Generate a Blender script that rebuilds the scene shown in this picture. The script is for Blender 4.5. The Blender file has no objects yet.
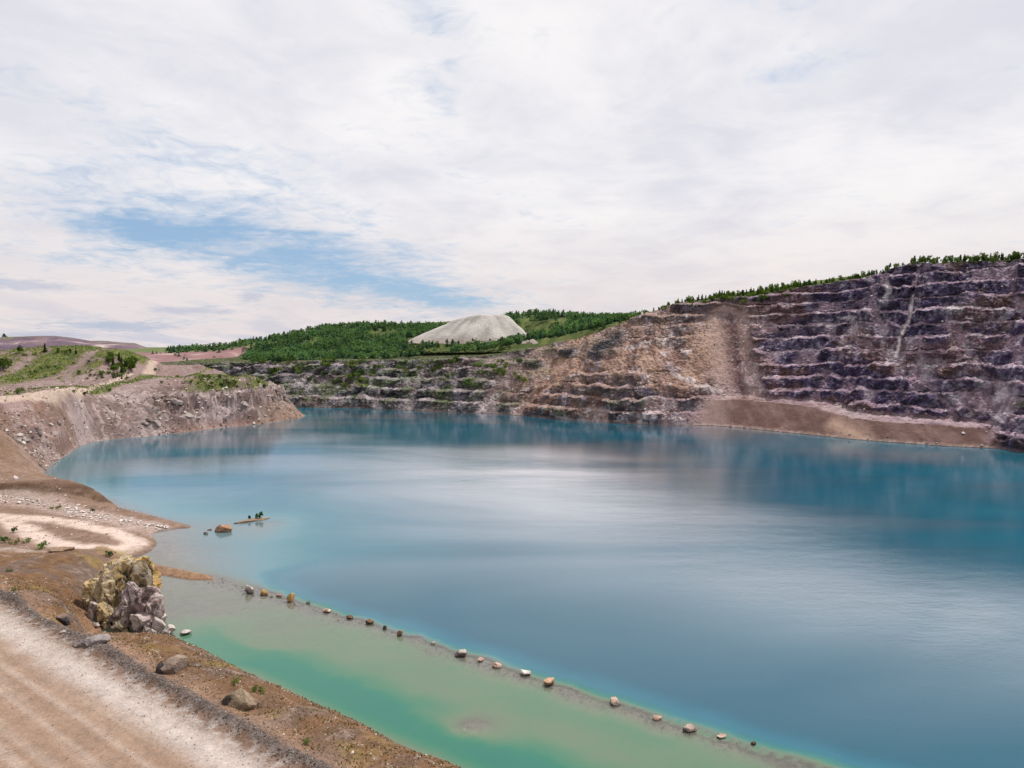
import bpy, math, random
import numpy as np

# ------------------------------------------------------------------ camera
R = math.radians
FPX, CAMZ, HORIZON = 683.0, 60.0, 345.0
PITCH = math.atan((384 - HORIZON) / FPX)
scene = bpy.context.scene
COL = scene.collection
cam_data = bpy.data.cameras.new('camera')
cam_data.sensor_width = 36.0
cam_data.lens = FPX / 1024 * 36.0
cam_data.clip_start = 0.5
cam_data.clip_end = 40000
cam = bpy.data.objects.new('camera', cam_data)
cam.location = (0, 0, CAMZ)
cam.rotation_euler = (R(90) - PITCH, 0, 0)
COL.objects.link(cam)
scene.camera = cam
scene.view_settings.view_transform = 'Standard'
scene.view_settings.look = 'None'
scene.view_settings.exposure = 0.0
scene.view_settings.gamma = 1.0
scene.view_settings.use_curve_mapping = False

SUN_AZ, SUN_EL = R(55), R(61)          # azimuth to the right of the view direction (+Y)
SUN_DIR = np.array([math.sin(SUN_AZ) * math.cos(SUN_EL), math.cos(SUN_AZ) * math.cos(SUN_EL), math.sin(SUN_EL)])


# ------------------------------------------------------------------ node helper
class NT:
    def __init__(self, tree):
        self.t = tree
        self.t.nodes.clear()

    def n(self, kind, **kw):
        nd = self.t.nodes.new(kind)
        for k, v in kw.items():
            setattr(nd, k, v)
        return nd

    def put(self, sock, v):
        if v is None:
            return
        if isinstance(v, bpy.types.NodeSocket):
            self.t.links.new(v, sock)
        else:
            sock.default_value = v

    def math(self, op, a, b=None, c=None, clamp=False):
        nd = self.n('ShaderNodeMath', operation=op, use_clamp=clamp)
        self.put(nd.inputs[0], a)
        self.put(nd.inputs[1], b)
        self.put(nd.inputs[2], c)
        return nd.outputs[0]

    def vmath(self, op, a, b=None):
        nd = self.n('ShaderNodeVectorMath', operation=op)
        self.put(nd.inputs[0], a)
        self.put(nd.inputs[1], b)
        return nd.outputs[0]

    def mix(self, f, a, b, blend='MIX'):
        nd = self.n('ShaderNodeMix', data_type='RGBA', blend_type=blend)
        self.put(nd.inputs[0], f)
        self.put(nd.inputs[6], a)
        self.put(nd.inputs[7], b)
        return nd.outputs[2]

    def noise(self, vec, scale, detail=4.0, rough=0.55, dist=0.0):
        nd = self.n('ShaderNodeTexNoise')
        self.put(nd.inputs['Vector'], vec)
        nd.inputs['Scale'].default_value = scale
        nd.inputs['Detail'].default_value = detail
        nd.inputs['Roughness'].default_value = rough
        nd.inputs['Distortion'].default_value = dist
        return nd.outputs['Fac']

    def mapr(self, v, a, b, c=0.0, d=1.0, smooth=False):
        nd = self.n('ShaderNodeMapRange', interpolation_type='SMOOTHSTEP' if smooth else 'LINEAR')
        nd.clamp = True
        self.put(nd.inputs[0], v)
        for i, x in enumerate((a, b, c, d)):
            nd.inputs[i + 1].default_value = x
        return nd.outputs[0]


def rgb(r, g, b):
    return (r, g, b, 1.0)


# ------------------------------------------------------------------ sky and sun
world = bpy.data.worlds.new('World')
scene.world = world
world.use_nodes = True
w = NT(world.node_tree)
sky = w.n('ShaderNodeTexSky', sky_type='NISHITA')
sky.sun_disc = False
sky.sun_elevation = SUN_EL
sky.sun_rotation = SUN_AZ
sky.air_density = 1.0
sky.dust_density = 0.6
sky.ozone_density = 1.5
tc = w.n('ShaderNodeTexCoord')
D = w.vmath('NORMALIZE', tc.outputs['Generated'])
sep = w.n('ShaderNodeSeparateXYZ')
w.put(sep.inputs[0], D)
dx, dy, dz = sep.outputs
zpos = w.math('MAXIMUM', dz, 0.0)
inv = w.math('DIVIDE', 1.0, w.math('ADD', zpos, 0.13))
cmb = w.n('ShaderNodeCombineXYZ')
w.put(cmb.inputs[0], w.math('MULTIPLY', dx, inv))
w.put(cmb.inputs[1], w.math('MULTIPLY', dy, inv))
Q = cmb.outputs[0]                                       # the cloud layer seen as a flat deck
az = w.math('ARCTAN2', dx, dy)
el = w.math('ARCSINE', dz)
n_big = w.noise(Q, 0.9, 6, 0.55, 0.3)
n_mid = w.noise(Q, 2.6, 8, 0.6, 0.6)
n_fine = w.noise(Q, 8.0, 7, 0.62, 0.9)


def gap(px, py, rx, ry, tilt=0.0):
    """clear patch in the cloud deck: centre and radii as directions"""
    a0 = math.atan((px - 512) / FPX)
    e0 = math.atan((HORIZON - py) / math.hypot(FPX, px - 512))
    ax = w.math('DIVIDE', w.math('SUBTRACT', az, a0), rx / FPX * 0.9)
    ey = w.math('SUBTRACT', el, e0)
    ey = w.math('ADD', ey, w.math('MULTIPLY', w.math('SUBTRACT', az, a0), tilt))
    ey = w.math('DIVIDE', ey, ry / FPX * 0.9)
    r2 = w.math('ADD', w.math('MULTIPLY', ax, ax), w.math('MULTIPLY', ey, ey))
    return w.math('POWER', 2.718, w.math('MULTIPLY', r2, -1.0))


gaps = w.math('MULTIPLY', gap(290, 258, 190, 40, 0.17), 1.2)
for px, py, rx, ry, tl, k in ((130, 228, 90, 18, 0.05, 0.45), (440, 300, 90, 14, 0.12, 0.6), (455, 100, 40, 45, 0, 0.42), (430, 30, 55, 40, 0, 0.36),
                              (800, 76, 75, 16, -0.1, 0.42), (820, 2, 120, 22, 0, 0.36), (40, 100, 110, 30, 0.1, 0.36), (170, 175, 170, 40, 0.1, 0.30), (330, 180, 120, 40, 0.1, 0.22), (40, 260, 90, 20, 0, 0.3),
                              (110, 322, 120, 9, 0, 0.42)):
    gaps = w.math('ADD', gaps, w.math('MULTIPLY', gap(px, py, rx, ry, tl), k))
open_f = w.math('ADD', gaps, w.math('MULTIPLY', w.math('SUBTRACT', n_mid, 0.5), 2.2))
open_f = w.math('ADD', open_f, w.math('MULTIPLY', w.math('SUBTRACT', n_fine, 0.5), 1.2))
open_f = w.math('ADD', open_f, w.math('MULTIPLY', w.math('SUBTRACT', n_big, 0.5), 0.5))
blue_f = w.mapr(open_f, 0.10, 1.40, 0.0, 0.95, True)
shade = w.math('ADD', w.math('ADD', w.math('MULTIPLY', n_big, 0.62), w.math('MULTIPLY', n_mid, 0.32)), w.math('MULTIPLY', n_fine, 0.06))
shade = w.mapr(shade, 0.36, 0.60, 0, 1, True)
SKY_K = 0.10
cl_a = rgb(0.73 / SKY_K, 0.735 / SKY_K, 0.81 / SKY_K)
cl_b = rgb(0.96 / SKY_K, 0.935 / SKY_K, 0.94 / SKY_K)
cloud = w.mix(shade, cl_a, cl_b)
warm = w.mapr(dz, 0.0, 0.24, 0.75, 0.0, True)
cloud = w.mix(warm, cloud, rgb(0.80 / SKY_K, 0.71 / SKY_K, 0.69 / SKY_K))
grey_band = w.math('MULTIPLY', w.mapr(dz, 0.0, 0.09, 1.0, 0.0, True), w.mapr(w.noise(w.vmath('MULTIPLY', Q, (1.3, 0.5, 1)), 2.0, 5), 0.46, 0.62))
cloud = w.mix(w.math('MULTIPLY', grey_band, 0.55), cloud, rgb(0.50 / SKY_K, 0.54 / SKY_K, 0.68 / SKY_K))
base_m = None
for px, py, rx, ry in ((120, 326, 62, 6), (195, 311, 46, 5), (252, 297, 16, 7), (40, 336, 60, 5), (345, 276, 16, 5), (20, 285, 50, 7), (290, 233, 30, 6)):
    g_ = gap(px, py, rx, ry)
    base_m = g_ if base_m is None else w.math('ADD', base_m, g_)
base_m = w.mapr(w.math('ADD', base_m, w.math('MULTIPLY', w.math('SUBTRACT', n_fine, 0.5), 1.6)), 0.25, 0.95, 0, 0.6, True)
base_m = w.math('MULTIPLY', base_m, w.mapr(dz, 0.13, 0.19, 1, 0))
cloud = w.mix(base_m, cloud, rgb(0.47 / SKY_K, 0.52 / SKY_K, 0.66 / SKY_K))
skycol = w.mix(w.mapr(dz, 0, 0.3, 0.30, 0.0), sky.outputs[0], rgb(0.50 / SKY_K, 0.64 / SKY_K, 0.78 / SKY_K))
skycol = w.mix(0.55, skycol, rgb(0.24 / SKY_K, 0.46 / SKY_K, 0.76 / SKY_K))
final = w.mix(blue_f, cloud, skycol)
bg = w.n('ShaderNodeBackground')
w.put(bg.inputs[0], final)
bg.inputs[1].default_value = SKY_K
wo = w.n('ShaderNodeOutputWorld')
w.t.links.new(bg.outputs[0], wo.inputs[0])

sun_data = bpy.data.lights.new('sun', 'SUN')
sun_data.energy = 4.8
sun_data.angle = R(0.9)
sun_data.color = (1.0, 0.95, 0.88)
sun = bpy.data.objects.new('sun', sun_data)
from mathutils import Vector
sun.rotation_euler = Vector(-SUN_DIR).to_track_quat('-Z', 'Y').to_euler()
sun.location = (200, 200, 500)
COL.objects.link(sun)

# ------------------------------------------------------------------ geometry helpers
rng = np.random.default_rng(7)
random.seed(7)
CA, SA = math.cos(PITCH), math.sin(PITCH)


def ray(px, py):
    x, y = (px - 512) / FPX, (384 - py) / FPX
    return np.array([x, CA + y * SA, -SA + y * CA])


def P(px, py, z=0.0):
    d = ray(px, py)
    t = (z - CAMZ) / d[2]
    return np.array([d[0] * t, d[1] * t, z])


def PD(px, py, depth):
    d = ray(px, py)
    t = depth / d[1]
    return np.array([d[0] * t, depth, CAMZ + d[2] * t])


def proj(p):
    p = np.asarray(p, float)
    q = p - np.array([0, 0, CAMZ])
    fz = q[..., 1] * CA - q[..., 2] * SA
    up = q[..., 1] * SA + q[..., 2] * CA
    return 512 + FPX * q[..., 0] / fz, 384 - FPX * up / fz


def sstep(a, b, x):
    t = np.clip((x - a) / (b - a), 0, 1)
    return t * t * (3 - 2 * t)


def hash3(ix, iy, iz, seed):
    h = (ix.astype(np.uint32) * np.uint32(374761393) + iy.astype(np.uint32) * np.uint32(668265263)
         + iz.astype(np.uint32) * np.uint32(2147483647) + np.uint32((seed * 974634777 + 12345) & 0xffffffff))
    h = (h ^ (h >> np.uint32(13))) * np.uint32(1274126177)
    h = (h ^ (h >> np.uint32(16))) * np.uint32(2246822519)
    return h ^ (h >> np.uint32(15))


def noise3(x, y, z, seed=0):
    """gradient noise, about -1..1"""
    x, y, z = [np.asarray(a, np.float32) for a in np.broadcast_arrays(x, y, z)]
    fx, fy, fz = np.floor(x), np.floor(y), np.floor(z)
    ix, iy, iz = fx.astype(np.int32), fy.astype(np.int32), fz.astype(np.int32)
    x, y, z = x - fx, y - fy, z - fz
    u, v, ww = [a * a * a * (a * (a * 6 - 15) + 10) for a in (x, y, z)]
    out = 0
    for i in (0, 1):
        for j in (0, 1):
            for k in (0, 1):
                h = hash3(ix + i, iy + j, iz + k, seed)
                gx = (h & np.uint32(1023)).astype(np.float32) / 511.5 - 1
                gy = ((h >> np.uint32(10)) & np.uint32(1023)).astype(np.float32) / 511.5 - 1
                gz = ((h >> np.uint32(20)) & np.uint32(1023)).astype(np.float32) / 511.5 - 1
                g = gx * (x - i) + gy * (y - j) + gz * (z - k)
                wt = (u if i else 1 - u) * (v if j else 1 - v) * (ww if k else 1 - ww)
                out = out + g * wt
    return out * 1.5


def fbm(x, y, z, seed=0, octs=4, gain=0.5, lac=2.03):
    a, s, f = 1.0, 0, 1.0
    for o in range(octs):
        s = s + a * noise3(x * f, y * f, z * f, seed + o * 17)
        a *= gain
        f *= lac
    return s


def ridged(x, y, z, seed=0, octs=3):
    a, s, f = 1.0, 0, 1.0
    for o in range(octs):
        s = s + a * (1 - 2 * np.abs(noise3(x * f, y * f, z * f, seed + o * 31)))
        a *= 0.5
        f *= 2.1
    return s / 1.75


def mesh_from(name, co, faces, mat, cols=None, smooth=False, attrs=None):
    """faces: (N,3) or (N,4) int array"""
    me = bpy.data.meshes.new(name)
    co = np.ascontiguousarray(co, np.float32)
    faces = np.ascontiguousarray(faces, np.int32)
    n, k = faces.shape
    me.vertices.add(len(co))
    me.vertices.foreach_set('co', co.ravel())
    me.loops.add(n * k)
    me.loops.foreach_set('vertex_index', faces.ravel())
    me.polygons.add(n)
    me.polygons.foreach_set('loop_start', np.arange(n, dtype=np.int32) * k)
    me.polygons.foreach_set('use_smooth', np.full(n, bool(smooth)))
    if cols is not None:
        at = me.attributes.new('tint', 'FLOAT_COLOR', 'POINT')
        c4 = np.ones((len(co), 4), np.float32)
        c4[:, :3] = cols
        at.data.foreach_set('color', c4.ravel())
    for an, av in (attrs or {}).items():
        at = me.attributes.new(an, 'FLOAT', 'POINT')
        at.data.foreach_set('value', np.ascontiguousarray(av, np.float32))
    me.update(calc_edges=True)
    me.materials.append(mat)
    return me


def link(name, me, parent=None, kind=None, label=None, cat=None, group=None, loc=None):
    o = bpy.data.objects.new(name, me)
    COL.objects.link(o)
    if parent is not None:
        o.parent = parent
    if loc is not None:
        o.location = loc
    if kind:
        o['kind'] = kind
    if label:
        o['label'] = label
    if cat:
        o['category'] = cat
    if group:
        o['group'] = group
    return o


def grid_faces(nr, nc, keep=None):
    i = np.arange(nr * nc).reshape(nr, nc)
    f = np.stack([i[:-1, :-1], i[:-1, 1:], i[1:, 1:], i[1:, :-1]], -1).reshape(-1, 4)
    if keep is not None:
        k = keep.reshape(nr, nc)
        k = (k[:-1, :-1] | k[:-1, 1:] | k[1:, 1:] | k[1:, :-1]).reshape(-1)
        f = f[k]
    return f


def compact(co, f, *arrs):
    used = np.zeros(len(co), bool)
    used[f.ravel()] = True
    idx = np.cumsum(used) - 1
    return (co[used], idx[f]) + tuple(a[used] for a in arrs)


class TPS:
    """thin-plate surface through (x, y, value) points"""
    def __init__(self, pts, smooth=0.0, scale=100.0):
        pts = np.asarray(pts, float)
        self.s = scale
        self.xy = pts[:, :2] / scale
        n = len(pts)
        K = self.k(self.xy[:, None] - self.xy[None])
        A = np.zeros((n + 3, n + 3))
        A[:n, :n] = K + np.eye(n) * smooth
        A[:n, n] = A[n, :n] = 1
        A[:n, n + 1:] = self.xy
        A[n + 1:, :n] = self.xy.T
        self.w = np.linalg.solve(A, np.concatenate([pts[:, 2], np.zeros(3)]))

    @staticmethod
    def k(d):
        r2 = (d ** 2).sum(-1)
        return np.where(r2 > 0, 0.5 * r2 * np.log(np.maximum(r2, 1e-12)), 0)

    def __call__(self, x, y):
        x, y = np.asarray(x, float), np.asarray(y, float)
        sh = x.shape
        q = np.stack([x.ravel(), y.ravel()], -1) / self.s
        out = self.w[-3] + q @ self.w[-2:]
        for i in range(len(self.xy)):
            d = q - self.xy[i]
            r2 = np.maximum((d * d).sum(-1), 1e-12)
            out += self.w[i] * 0.5 * r2 * np.log(r2)
        return out.reshape(sh)


def seg_dist(x, y, pts, closed=False):
    """distance to a polyline and the arc length of the nearest point on it"""
    pts = np.asarray(pts, float)[:, :2]
    n = len(pts)
    best = np.full(x.shape, 1e9)
    arc = np.zeros(x.shape)
    s = 0.0
    for i in range(n if closed else n - 1):
        a, b = pts[i], pts[(i + 1) % n]
        d = b - a
        L = math.hypot(*d)
        if L < 1e-9:
            continue
        t = np.clip(((x - a[0]) * d[0] + (y - a[1]) * d[1]) / L ** 2, 0, 1)
        q = np.hypot(x - a[0] - t * d[0], y - a[1] - t * d[1])
        m = q < best
        best = np.where(m, q, best)
        arc = np.where(m, s + t * L, arc)
        s += L
    return best, arc


def inside(x, y, pts):
    pts = np.asarray(pts, float)[:, :2]
    c = np.zeros(x.shape, bool)
    n = len(pts)
    for i in range(n):
        x1, y1 = pts[i]
        x2, y2 = pts[(i + 1) % n]
        if y1 == y2:
            continue
        m = ((y1 > y) != (y2 > y)) & (x < (x2 - x1) * (y - y1) / (y2 - y1) + x1)
        c ^= m
    return c


def lerp3(a, b, t):
    t = np.asarray(t)[..., None]
    return a * (1 - t) + np.asarray(b) * t


# ------------------------------------------------------------------ materials
def principled(t, base, rough, normal=None, spec=0.3):
    p = t.n('ShaderNodeBsdfPrincipled')
    t.put(p.inputs['Base Color'], base)
    t.put(p.inputs['Roughness'], rough)
    p.inputs['Specular IOR Level'].default_value = spec
    if normal is not None:
        t.put(p.inputs['Normal'], normal)
    out = t.n('ShaderNodeOutputMaterial')
    t.t.links.new(p.outputs[0], out.inputs[0])
    return p


def new_mat(name):
    m = bpy.data.materials.new(name)
    m.use_nodes = True
    return m, NT(m.node_tree)


def earth_mat(name, s1, s2, bump, bscale, lo=0.62, hi=1.4, grit=False):
    m, t = new_mat(name)
    geo = t.n('ShaderNodeNewGeometry')
    pos = geo.outputs['Position']
    at = t.n('ShaderNodeAttribute', attribute_name='tint')
    a = t.noise(pos, s1, 5, 0.62)
    b = t.noise(pos, s2, 4, 0.65)
    f = t.math('ADD', t.math('MULTIPLY', a, 0.5), t.math('MULTIPLY', b, 0.5))
    g = t.mapr(f, 0.32, 0.68, lo, hi)
    c = t.mix(1.0, at.outputs['Color'], g, 'MULTIPLY')
    bp = t.n('ShaderNodeBump')
    bp.inputs['Strength'].default_value = bump
    if grit:                                    # loose fines are smoother and more even than broken rock
        gf = t.n('ShaderNodeAttribute', attribute_name='grit').outputs['Fac']
        c = t.mix(gf, t.mix(1.0, at.outputs['Color'], t.mapr(f, 0.32, 0.68, 0.88, 1.12), 'MULTIPLY'), c)
        t.put(bp.inputs['Strength'], t.math('MULTIPLY', t.math('ADD', t.math('MULTIPLY', gf, .75), .25), bump))
    bp.inputs['Distance'].default_value = 1.0
    hgt = t.math('MULTIPLY', t.noise(pos, bscale, 6, 0.65), 0.6 / bscale * 2)
    t.put(bp.inputs['Height'], hgt)
    principled(t, c, 0.92, bp.outputs[0], 0.15)
    return m


MAT_WALL = earth_mat('quarry_rock', 0.28, 1.1, 1.0, 0.7, 0.45, 1.6, True)
MAT_LAND = earth_mat('gravelly_earth', 0.45, 2.6, 0.85, 1.5, 0.55, 1.45, True)
MAT_FAR = earth_mat('far_land', 0.03, 0.15, 0.3, 0.1, 0.75, 1.25)
MAT_STONE = earth_mat('boulder_rock', 1.1, 4.5, 0.8, 3.0, 0.5, 1.5)
MAT_HEAP = earth_mat('waste_rock', 0.06, 0.5, 0.4, 0.3, 0.8, 1.2)


def leaf_mat(name, base, var):
    m, t = new_mat(name)
    at = t.n('ShaderNodeAttribute', attribute_name='tint')
    oi = t.n('ShaderNodeObjectInfo')
    f = t.mapr(oi.outputs['Random'], 0, 1, 1 - var, 1 + var)
    c = t.mix(1.0, t.mix(1.0, at.outputs['Color'], rgb(*base), 'MULTIPLY'), f, 'MULTIPLY')
    d = t.n('ShaderNodeBsdfDiffuse')
    t.put(d.inputs[0], c)
    tr = t.n('ShaderNodeBsdfTranslucent')
    t.put(tr.inputs[0], t.mix(1.0, c, rgb(1.1, 1.25, 0.5), 'MULTIPLY'))
    mx = t.n('ShaderNodeMixShader')
    mx.inputs[0].default_value = 0.35
    t.t.links.new(d.outputs[0], mx.inputs[1])
    t.t.links.new(tr.outputs[0], mx.inputs[2])
    out = t.n('ShaderNodeOutputMaterial')
    t.t.links.new(mx.outputs[0], out.inputs[0])
    return m


MAT_LEAF = leaf_mat('foliage', (1, 1, 1), 0.3)
m_, t_ = new_mat('bark')
pos_ = t_.n('ShaderNodeTexCoord').outputs['Object']
principled(t_, t_.mix(t_.noise(pos_, 6, 4), rgb(0.05, 0.04, 0.03), rgb(0.16, 0.13, 0.10)), 0.95)
MAT_BARK = m_

# ------------------------------------------------------------------ shoreline and lake depth
LAND = [P(x, y)[:2] for x, y in (
    (44, 474), (50, 466), (62, 458), (76, 448), (88, 443), (105, 440), (128, 438), (150, 436), (178, 433), (205, 430), (228, 427),
    (250, 425), (268, 423), (284, 420.5), (300, 418), (303, 416.5))]
LAND += [(-176, 580), (-200, 600), (-240, 625), (-300, 650), (-700, 660), (-700, 20), (60, 20), (10, 80)]
NEAR = [P(x, y)[:2] for x, y in ((440, 768), (385, 744), (330, 718), (290, 699), (250, 679), (215, 668), (182, 653), (168, 641))]
NEAR += [(-72.5, 131.5), (-78, 128.5), (-82, 133.5), (-85.5, 139), (-89.5, 146), (-91.5, 153), (-96, 162), (-101, 172)]
NEAR += [P(x, y)[:2] for x, y in ((124, 568), (133, 569), (160, 575), (190, 580), (214, 580), (211, 576), (180, 569.5), (150, 563), (128, 558), (141, 556), (152, 550), (157, 544), (152, 534),
                                  (160, 530.5), (176, 528.5), (191, 528), (190, 526), (170, 520.5), (140, 512.5), (120, 508), (112, 502), (98, 495), (80, 486),
                                  (66, 481), (56, 478))]
LAND += NEAR
LAND = np.array(LAND)
CAUSE = [P(x, y)[:2] for x, y in ((212, 578), (248, 590), (290, 602), (350, 619), (400, 635), (460, 656), (550, 685), (615, 706), (690, 733), (760, 755), (820, 772), (900, 800))]

bed_pts = [(*P(x, y)[:2], d) for x, y, d in (
    (160, 600, .45), (135, 580, .25), (200, 620, 1.0), (200, 598, .5), (180, 640, 1.6), (280, 650, 1.0), (320, 697, 3.4), (250, 668, 3.2), (300, 668, 1.3),
    (378, 698, 1.3), (420, 745, 3.8), (470, 766, 3.2), (440, 712, 1.2), (500, 742, 1.5), (350, 655, .85), (450, 692, 1.0), (600, 745, 1.0), (700, 770, 0.9), (540, 720, 1.1), (215, 652, 2.8), (260, 673, 3.4), (300, 690, 3.6), (350, 713, 3.8), (400, 735, 4.0), (270, 646, 1.2), (340, 680, 1.25), (400, 704, 1.3),
    (400, 665, .8), (170, 545, .25), (195, 548, .6), (195, 565, .5), (250, 570, 1.4), (240, 555, 1.3), (300, 575, 2.6), (285, 545, 2.2), (230, 532, 1.1), (290, 522, 1.6), (265, 524, .8), (320, 530, 4), (330, 590, 4),
    (380, 560, 9), (250, 508, 4), (200, 508, 3), (150, 500, 2.5), (350, 515, 8), (430, 520, 16), (420, 610, 12), (500, 650, 16), (600, 680, 16), (700, 715, 15), (800, 750, 12), (900, 780, 12),
    (100, 480, 4), (200, 480, 10), (300, 490, 12), (80, 465, 3), (100, 452, 5), (200, 445, 8), (300, 440, 16), (500, 500, 22), (700, 500, 22), (900, 600, 20), (600, 440, 20), (900, 460, 12), (400, 425, 15),
    (520, 790, 1.2), (450, 800, 3), (640, 800, 1.0), (800, 800, .9))]
BED = TPS(bed_pts, 0.001)
CL_SIDE = np.array([P(212, 578)[:2], P(820, 772)[:2]])


def lake_depth(x, y, dsh=None):
    if dsh is None:
        dsh = seg_dist(x, y, LAND, True)[0]
    d = np.clip(BED(x, y), 0.25, 22)
    dc, arc = seg_dist(x, y, CAUSE)
    a, b = CL_SIDE
    t = (b - a) / np.linalg.norm(b - a)
    side = (x - a[0]) * -t[1] + (y - a[1]) * t[0]          # + beyond the causeway, out in the lake
    along = (x - a[0]) * t[0] + (y - a[1]) * t[1]
    wob = fbm(x * .12, y * .12, 0, 5, 3) * 1.2
    sd = side + wob
    on = sstep(-15, 0, along)
    pool = np.minimum(d, 1.6)
    rim = sstep(-9, -1.5, sd)
    out = np.clip(0.9 + np.maximum(sd - 1.0, 0) * 1.7 + .25 * np.maximum(sd - 3.5, 0) ** 2, 0, 30)
    near = on * (1 - sstep(0, 60, sd))
    outside = np.where(sd > 1.0, np.minimum(out, np.maximum(d, out * sstep(0, 40, along))), d)
    d = np.where(sd > 1.0, d * (1 - near) + outside * near, d)
    dpos = d
    inpool = sstep(1.5, -1.5, side) * sstep(-40, -25, along)
    wob2 = 2.2 * fbm(x * .06, y * .06, 3, 9, 3)
    chan = .55 * sstep(10.5, 8.0, dsh + wob2 + 1.2 * fbm(x * .3, y * .3, 1, 10, 3)) * sstep(10, 55, along) + .75 * sstep(17, 5, dsh + wob2) * sstep(0, 60, along)
    pd = 0.34 + .90 * sstep(-10, 85, along) + .25 * sstep(60, 120, along) + .30 * fbm(x * .045, y * .10, 0, 11, 4) + 2.0 * chan - 1.5 * np.exp(-(((x + 6.5) / 4.5) ** 2 + ((y - 104.5) / 3.0) ** 2))
    pd = np.maximum(pd, .45)
    dpos = dpos * (1 - inpool) + pd * inpool
    crest = np.exp(-(np.maximum(dc + wob * 1.3 - .3, 0) / 2.5) ** 2)
    lowend = np.interp(arc, [0, 40, 150, 155, 165, 190], [.18, .26, .30, .16, -.35, -.5])
    dpos = dpos * (1 - crest) + (lowend + 0.1 * fbm(x * .5, y * .5, 0, 8, 2)) * crest
    dpos = np.minimum(dpos, 0.12 + dsh * 0.8 + 30 * sstep(10, 40, dsh))
    return dpos


# ------------------------------------------------------------------ near land (bank, haul road, headland)
zp = []


def zpt(px, py, z):
    zp.append(tuple(P(px, py, z)))


def dpt(px, py, depth):
    zp.append(tuple(PD(px, py, depth)))


ra, rb = P(0, 615, 12), P(258, 768, 12)
rt = (rb - ra)[:2] / np.linalg.norm((rb - ra)[:2])
rn = np.array([-rt[1], rt[0]])
if rn[1] < 0:
    rn = -rn
RS0 = float(rn @ ra[:2])                                    # road edge: s = RS0


def road_pt(along, s, z):
    q = ra[:2] + rt * along + rn * (s - 0)
    zp.append((q[0], q[1], z))


for al in (-60, -30, 0, 20, 40, 60, 80, 105):
    for s, z in ((-60, 12), (-30, 12), (-12, 12), (0, 12), (5, 12.0)):
        road_pt(al, s, z)
for al in (26, 40, 55, 70, 85, 105):
    for s, z in ((11, 11.2), (16, 9.0), (21, 5.2)):
        road_pt(al, s, z)
# headland brow, slope, mound
for a in ((0, 397, 33), (25, 396, 32.3), (45, 395, 31.6), (70, 393, 31), (100, 388, 30.5), (130, 386, 30.8), (160, 385, 31), (185, 386, 30), (205, 388, 28), (228, 389, 26.5), (250, 391, 24.5), (264, 393, 22),
          (276, 398, 16), (287, 410, 6), (294, 415, 2.2),
          (0, 432, 20), (20, 445, 12), (0, 455, 11), (-60, 440, 18), (-60, 397, 34), (30, 430, 17), (60, 425, 16),
          (0, 388, 32.5), (60, 386, 32), (130, 379, 32), (160, 376, 32.5), (200, 381, 31), (235, 383, 29), (200, 374, 35), (240, 376, 31),
          (0, 383, 33), (40, 383.5, 32.5), (90, 383.5, 32.5), (128, 381, 33), (145, 377, 34), (160, 370, 36), (185, 366, 40), (210, 365, 41), (232, 367, 39)):
    zpt(*a)
for a in ((-10, 360, 545), (15, 353, 560), (50, 349.5, 570), (92, 351.5, 570), (116, 358, 560), (30, 368, 540), (80, 368, 540), (110, 370, 540), (130, 366, 575), (60, 358, 640), (-80, 360, 560), (150, 362, 610), (60, 360, 700), (0, 362, 700)):
    dpt(*a)
# low ground between headland and bank
for a in ((0, 477, 4), (25, 477, 3), (-60, 480, 6), (0, 500, 2.6), (40, 502, 2.2), (80, 506, 1.7), (100, 509, 1.1), (40, 478, 1.6), (60, 512, 2.5), (100, 515, 2.1), (140, 522, 1.4),
          (165, 526, .9), (0, 520, 3), (50, 530, 3), (100, 535, 2.5), (130, 545, 1.4), (60, 548, 3.4), (0, 550, 4.4), (0, 560, 6), (-60, 540, 5), (-60, 500, 4), (85, 553, 4), (100, 550, 2.6),
          (0, 575, 9.3), (40, 570, 8.6), (52, 572, 9.2), (104, 561, 5), (0, 592, 11.6), (40, 592, 11.2), (60, 600, 11.3), (-60, 575, 11)):
    zpt(*a)
for a in ((0, 486, 268), (30, 482, 268), (60, 481, 266), (78, 485, 264), (95, 492, 260), (-60, 488, 268)):
    dpt(*a)
for p_ in LAND[:16]:
    zp.append((*p_, 0.0))
for p_ in NEAR:
    zp.append((*p_, 0.0))
LTPS = TPS(zp, 0.0004)

GX = np.concatenate([np.arange(-470, -135, 0.95), np.arange(-135, 34, 0.42)])
GY = np.concatenate([np.arange(46, 185, 0.42), np.arange(185, 335, 0.75), np.arange(335, 690, 0.95)])
LX, LY = np.meshgrid(GX, GY)
dsh, _ = seg_dist(LX, LY, LAND, True)
ins = inside(LX, LY, LAND)
Zt = LTPS(LX, LY)
RA = (LX - ra[0]) * rt[0] + (LY - ra[1]) * rt[1]
RSD = (LX - ra[0]) * rn[0] + (LY - ra[1]) * rn[1]          # distance from the road edge, + towards the lake
on_road = 1 - sstep(-1, 4.5, RSD)
Zt = np.where(RSD < 5.5, Zt * sstep(3, 5.5, RSD) + 12 * (1 - sstep(3, 5.5, RSD)), Zt)
DIKE = [P(x, y)[:2] for x, y in ((104, 559), (125, 562), (150, 568), (180, 574), (213, 578.5))]
dk, dka = seg_dist(LX, LY, DIKE)
headm = sstep(305, 345, LY) * sstep(-180, -200, LX)                    # the headland part of the sheet
cap_ = 33.2 + np.maximum(LY - 497, 0) * .9 + np.maximum(-LX - 330, 0) * .2
Zt = np.where(headm > 0, np.minimum(Zt, cap_), Zt)
slope_zone = headm * sstep(2, 10, Zt) * (1 - sstep(27, 33, Zt))
rocky = headm * sstep(-262, -222, LX) * sstep(440, 480, LY)
gul = ridged(LX * .05 + LY * .03, LY * .05, Zt * .02, 3, 3)
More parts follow.
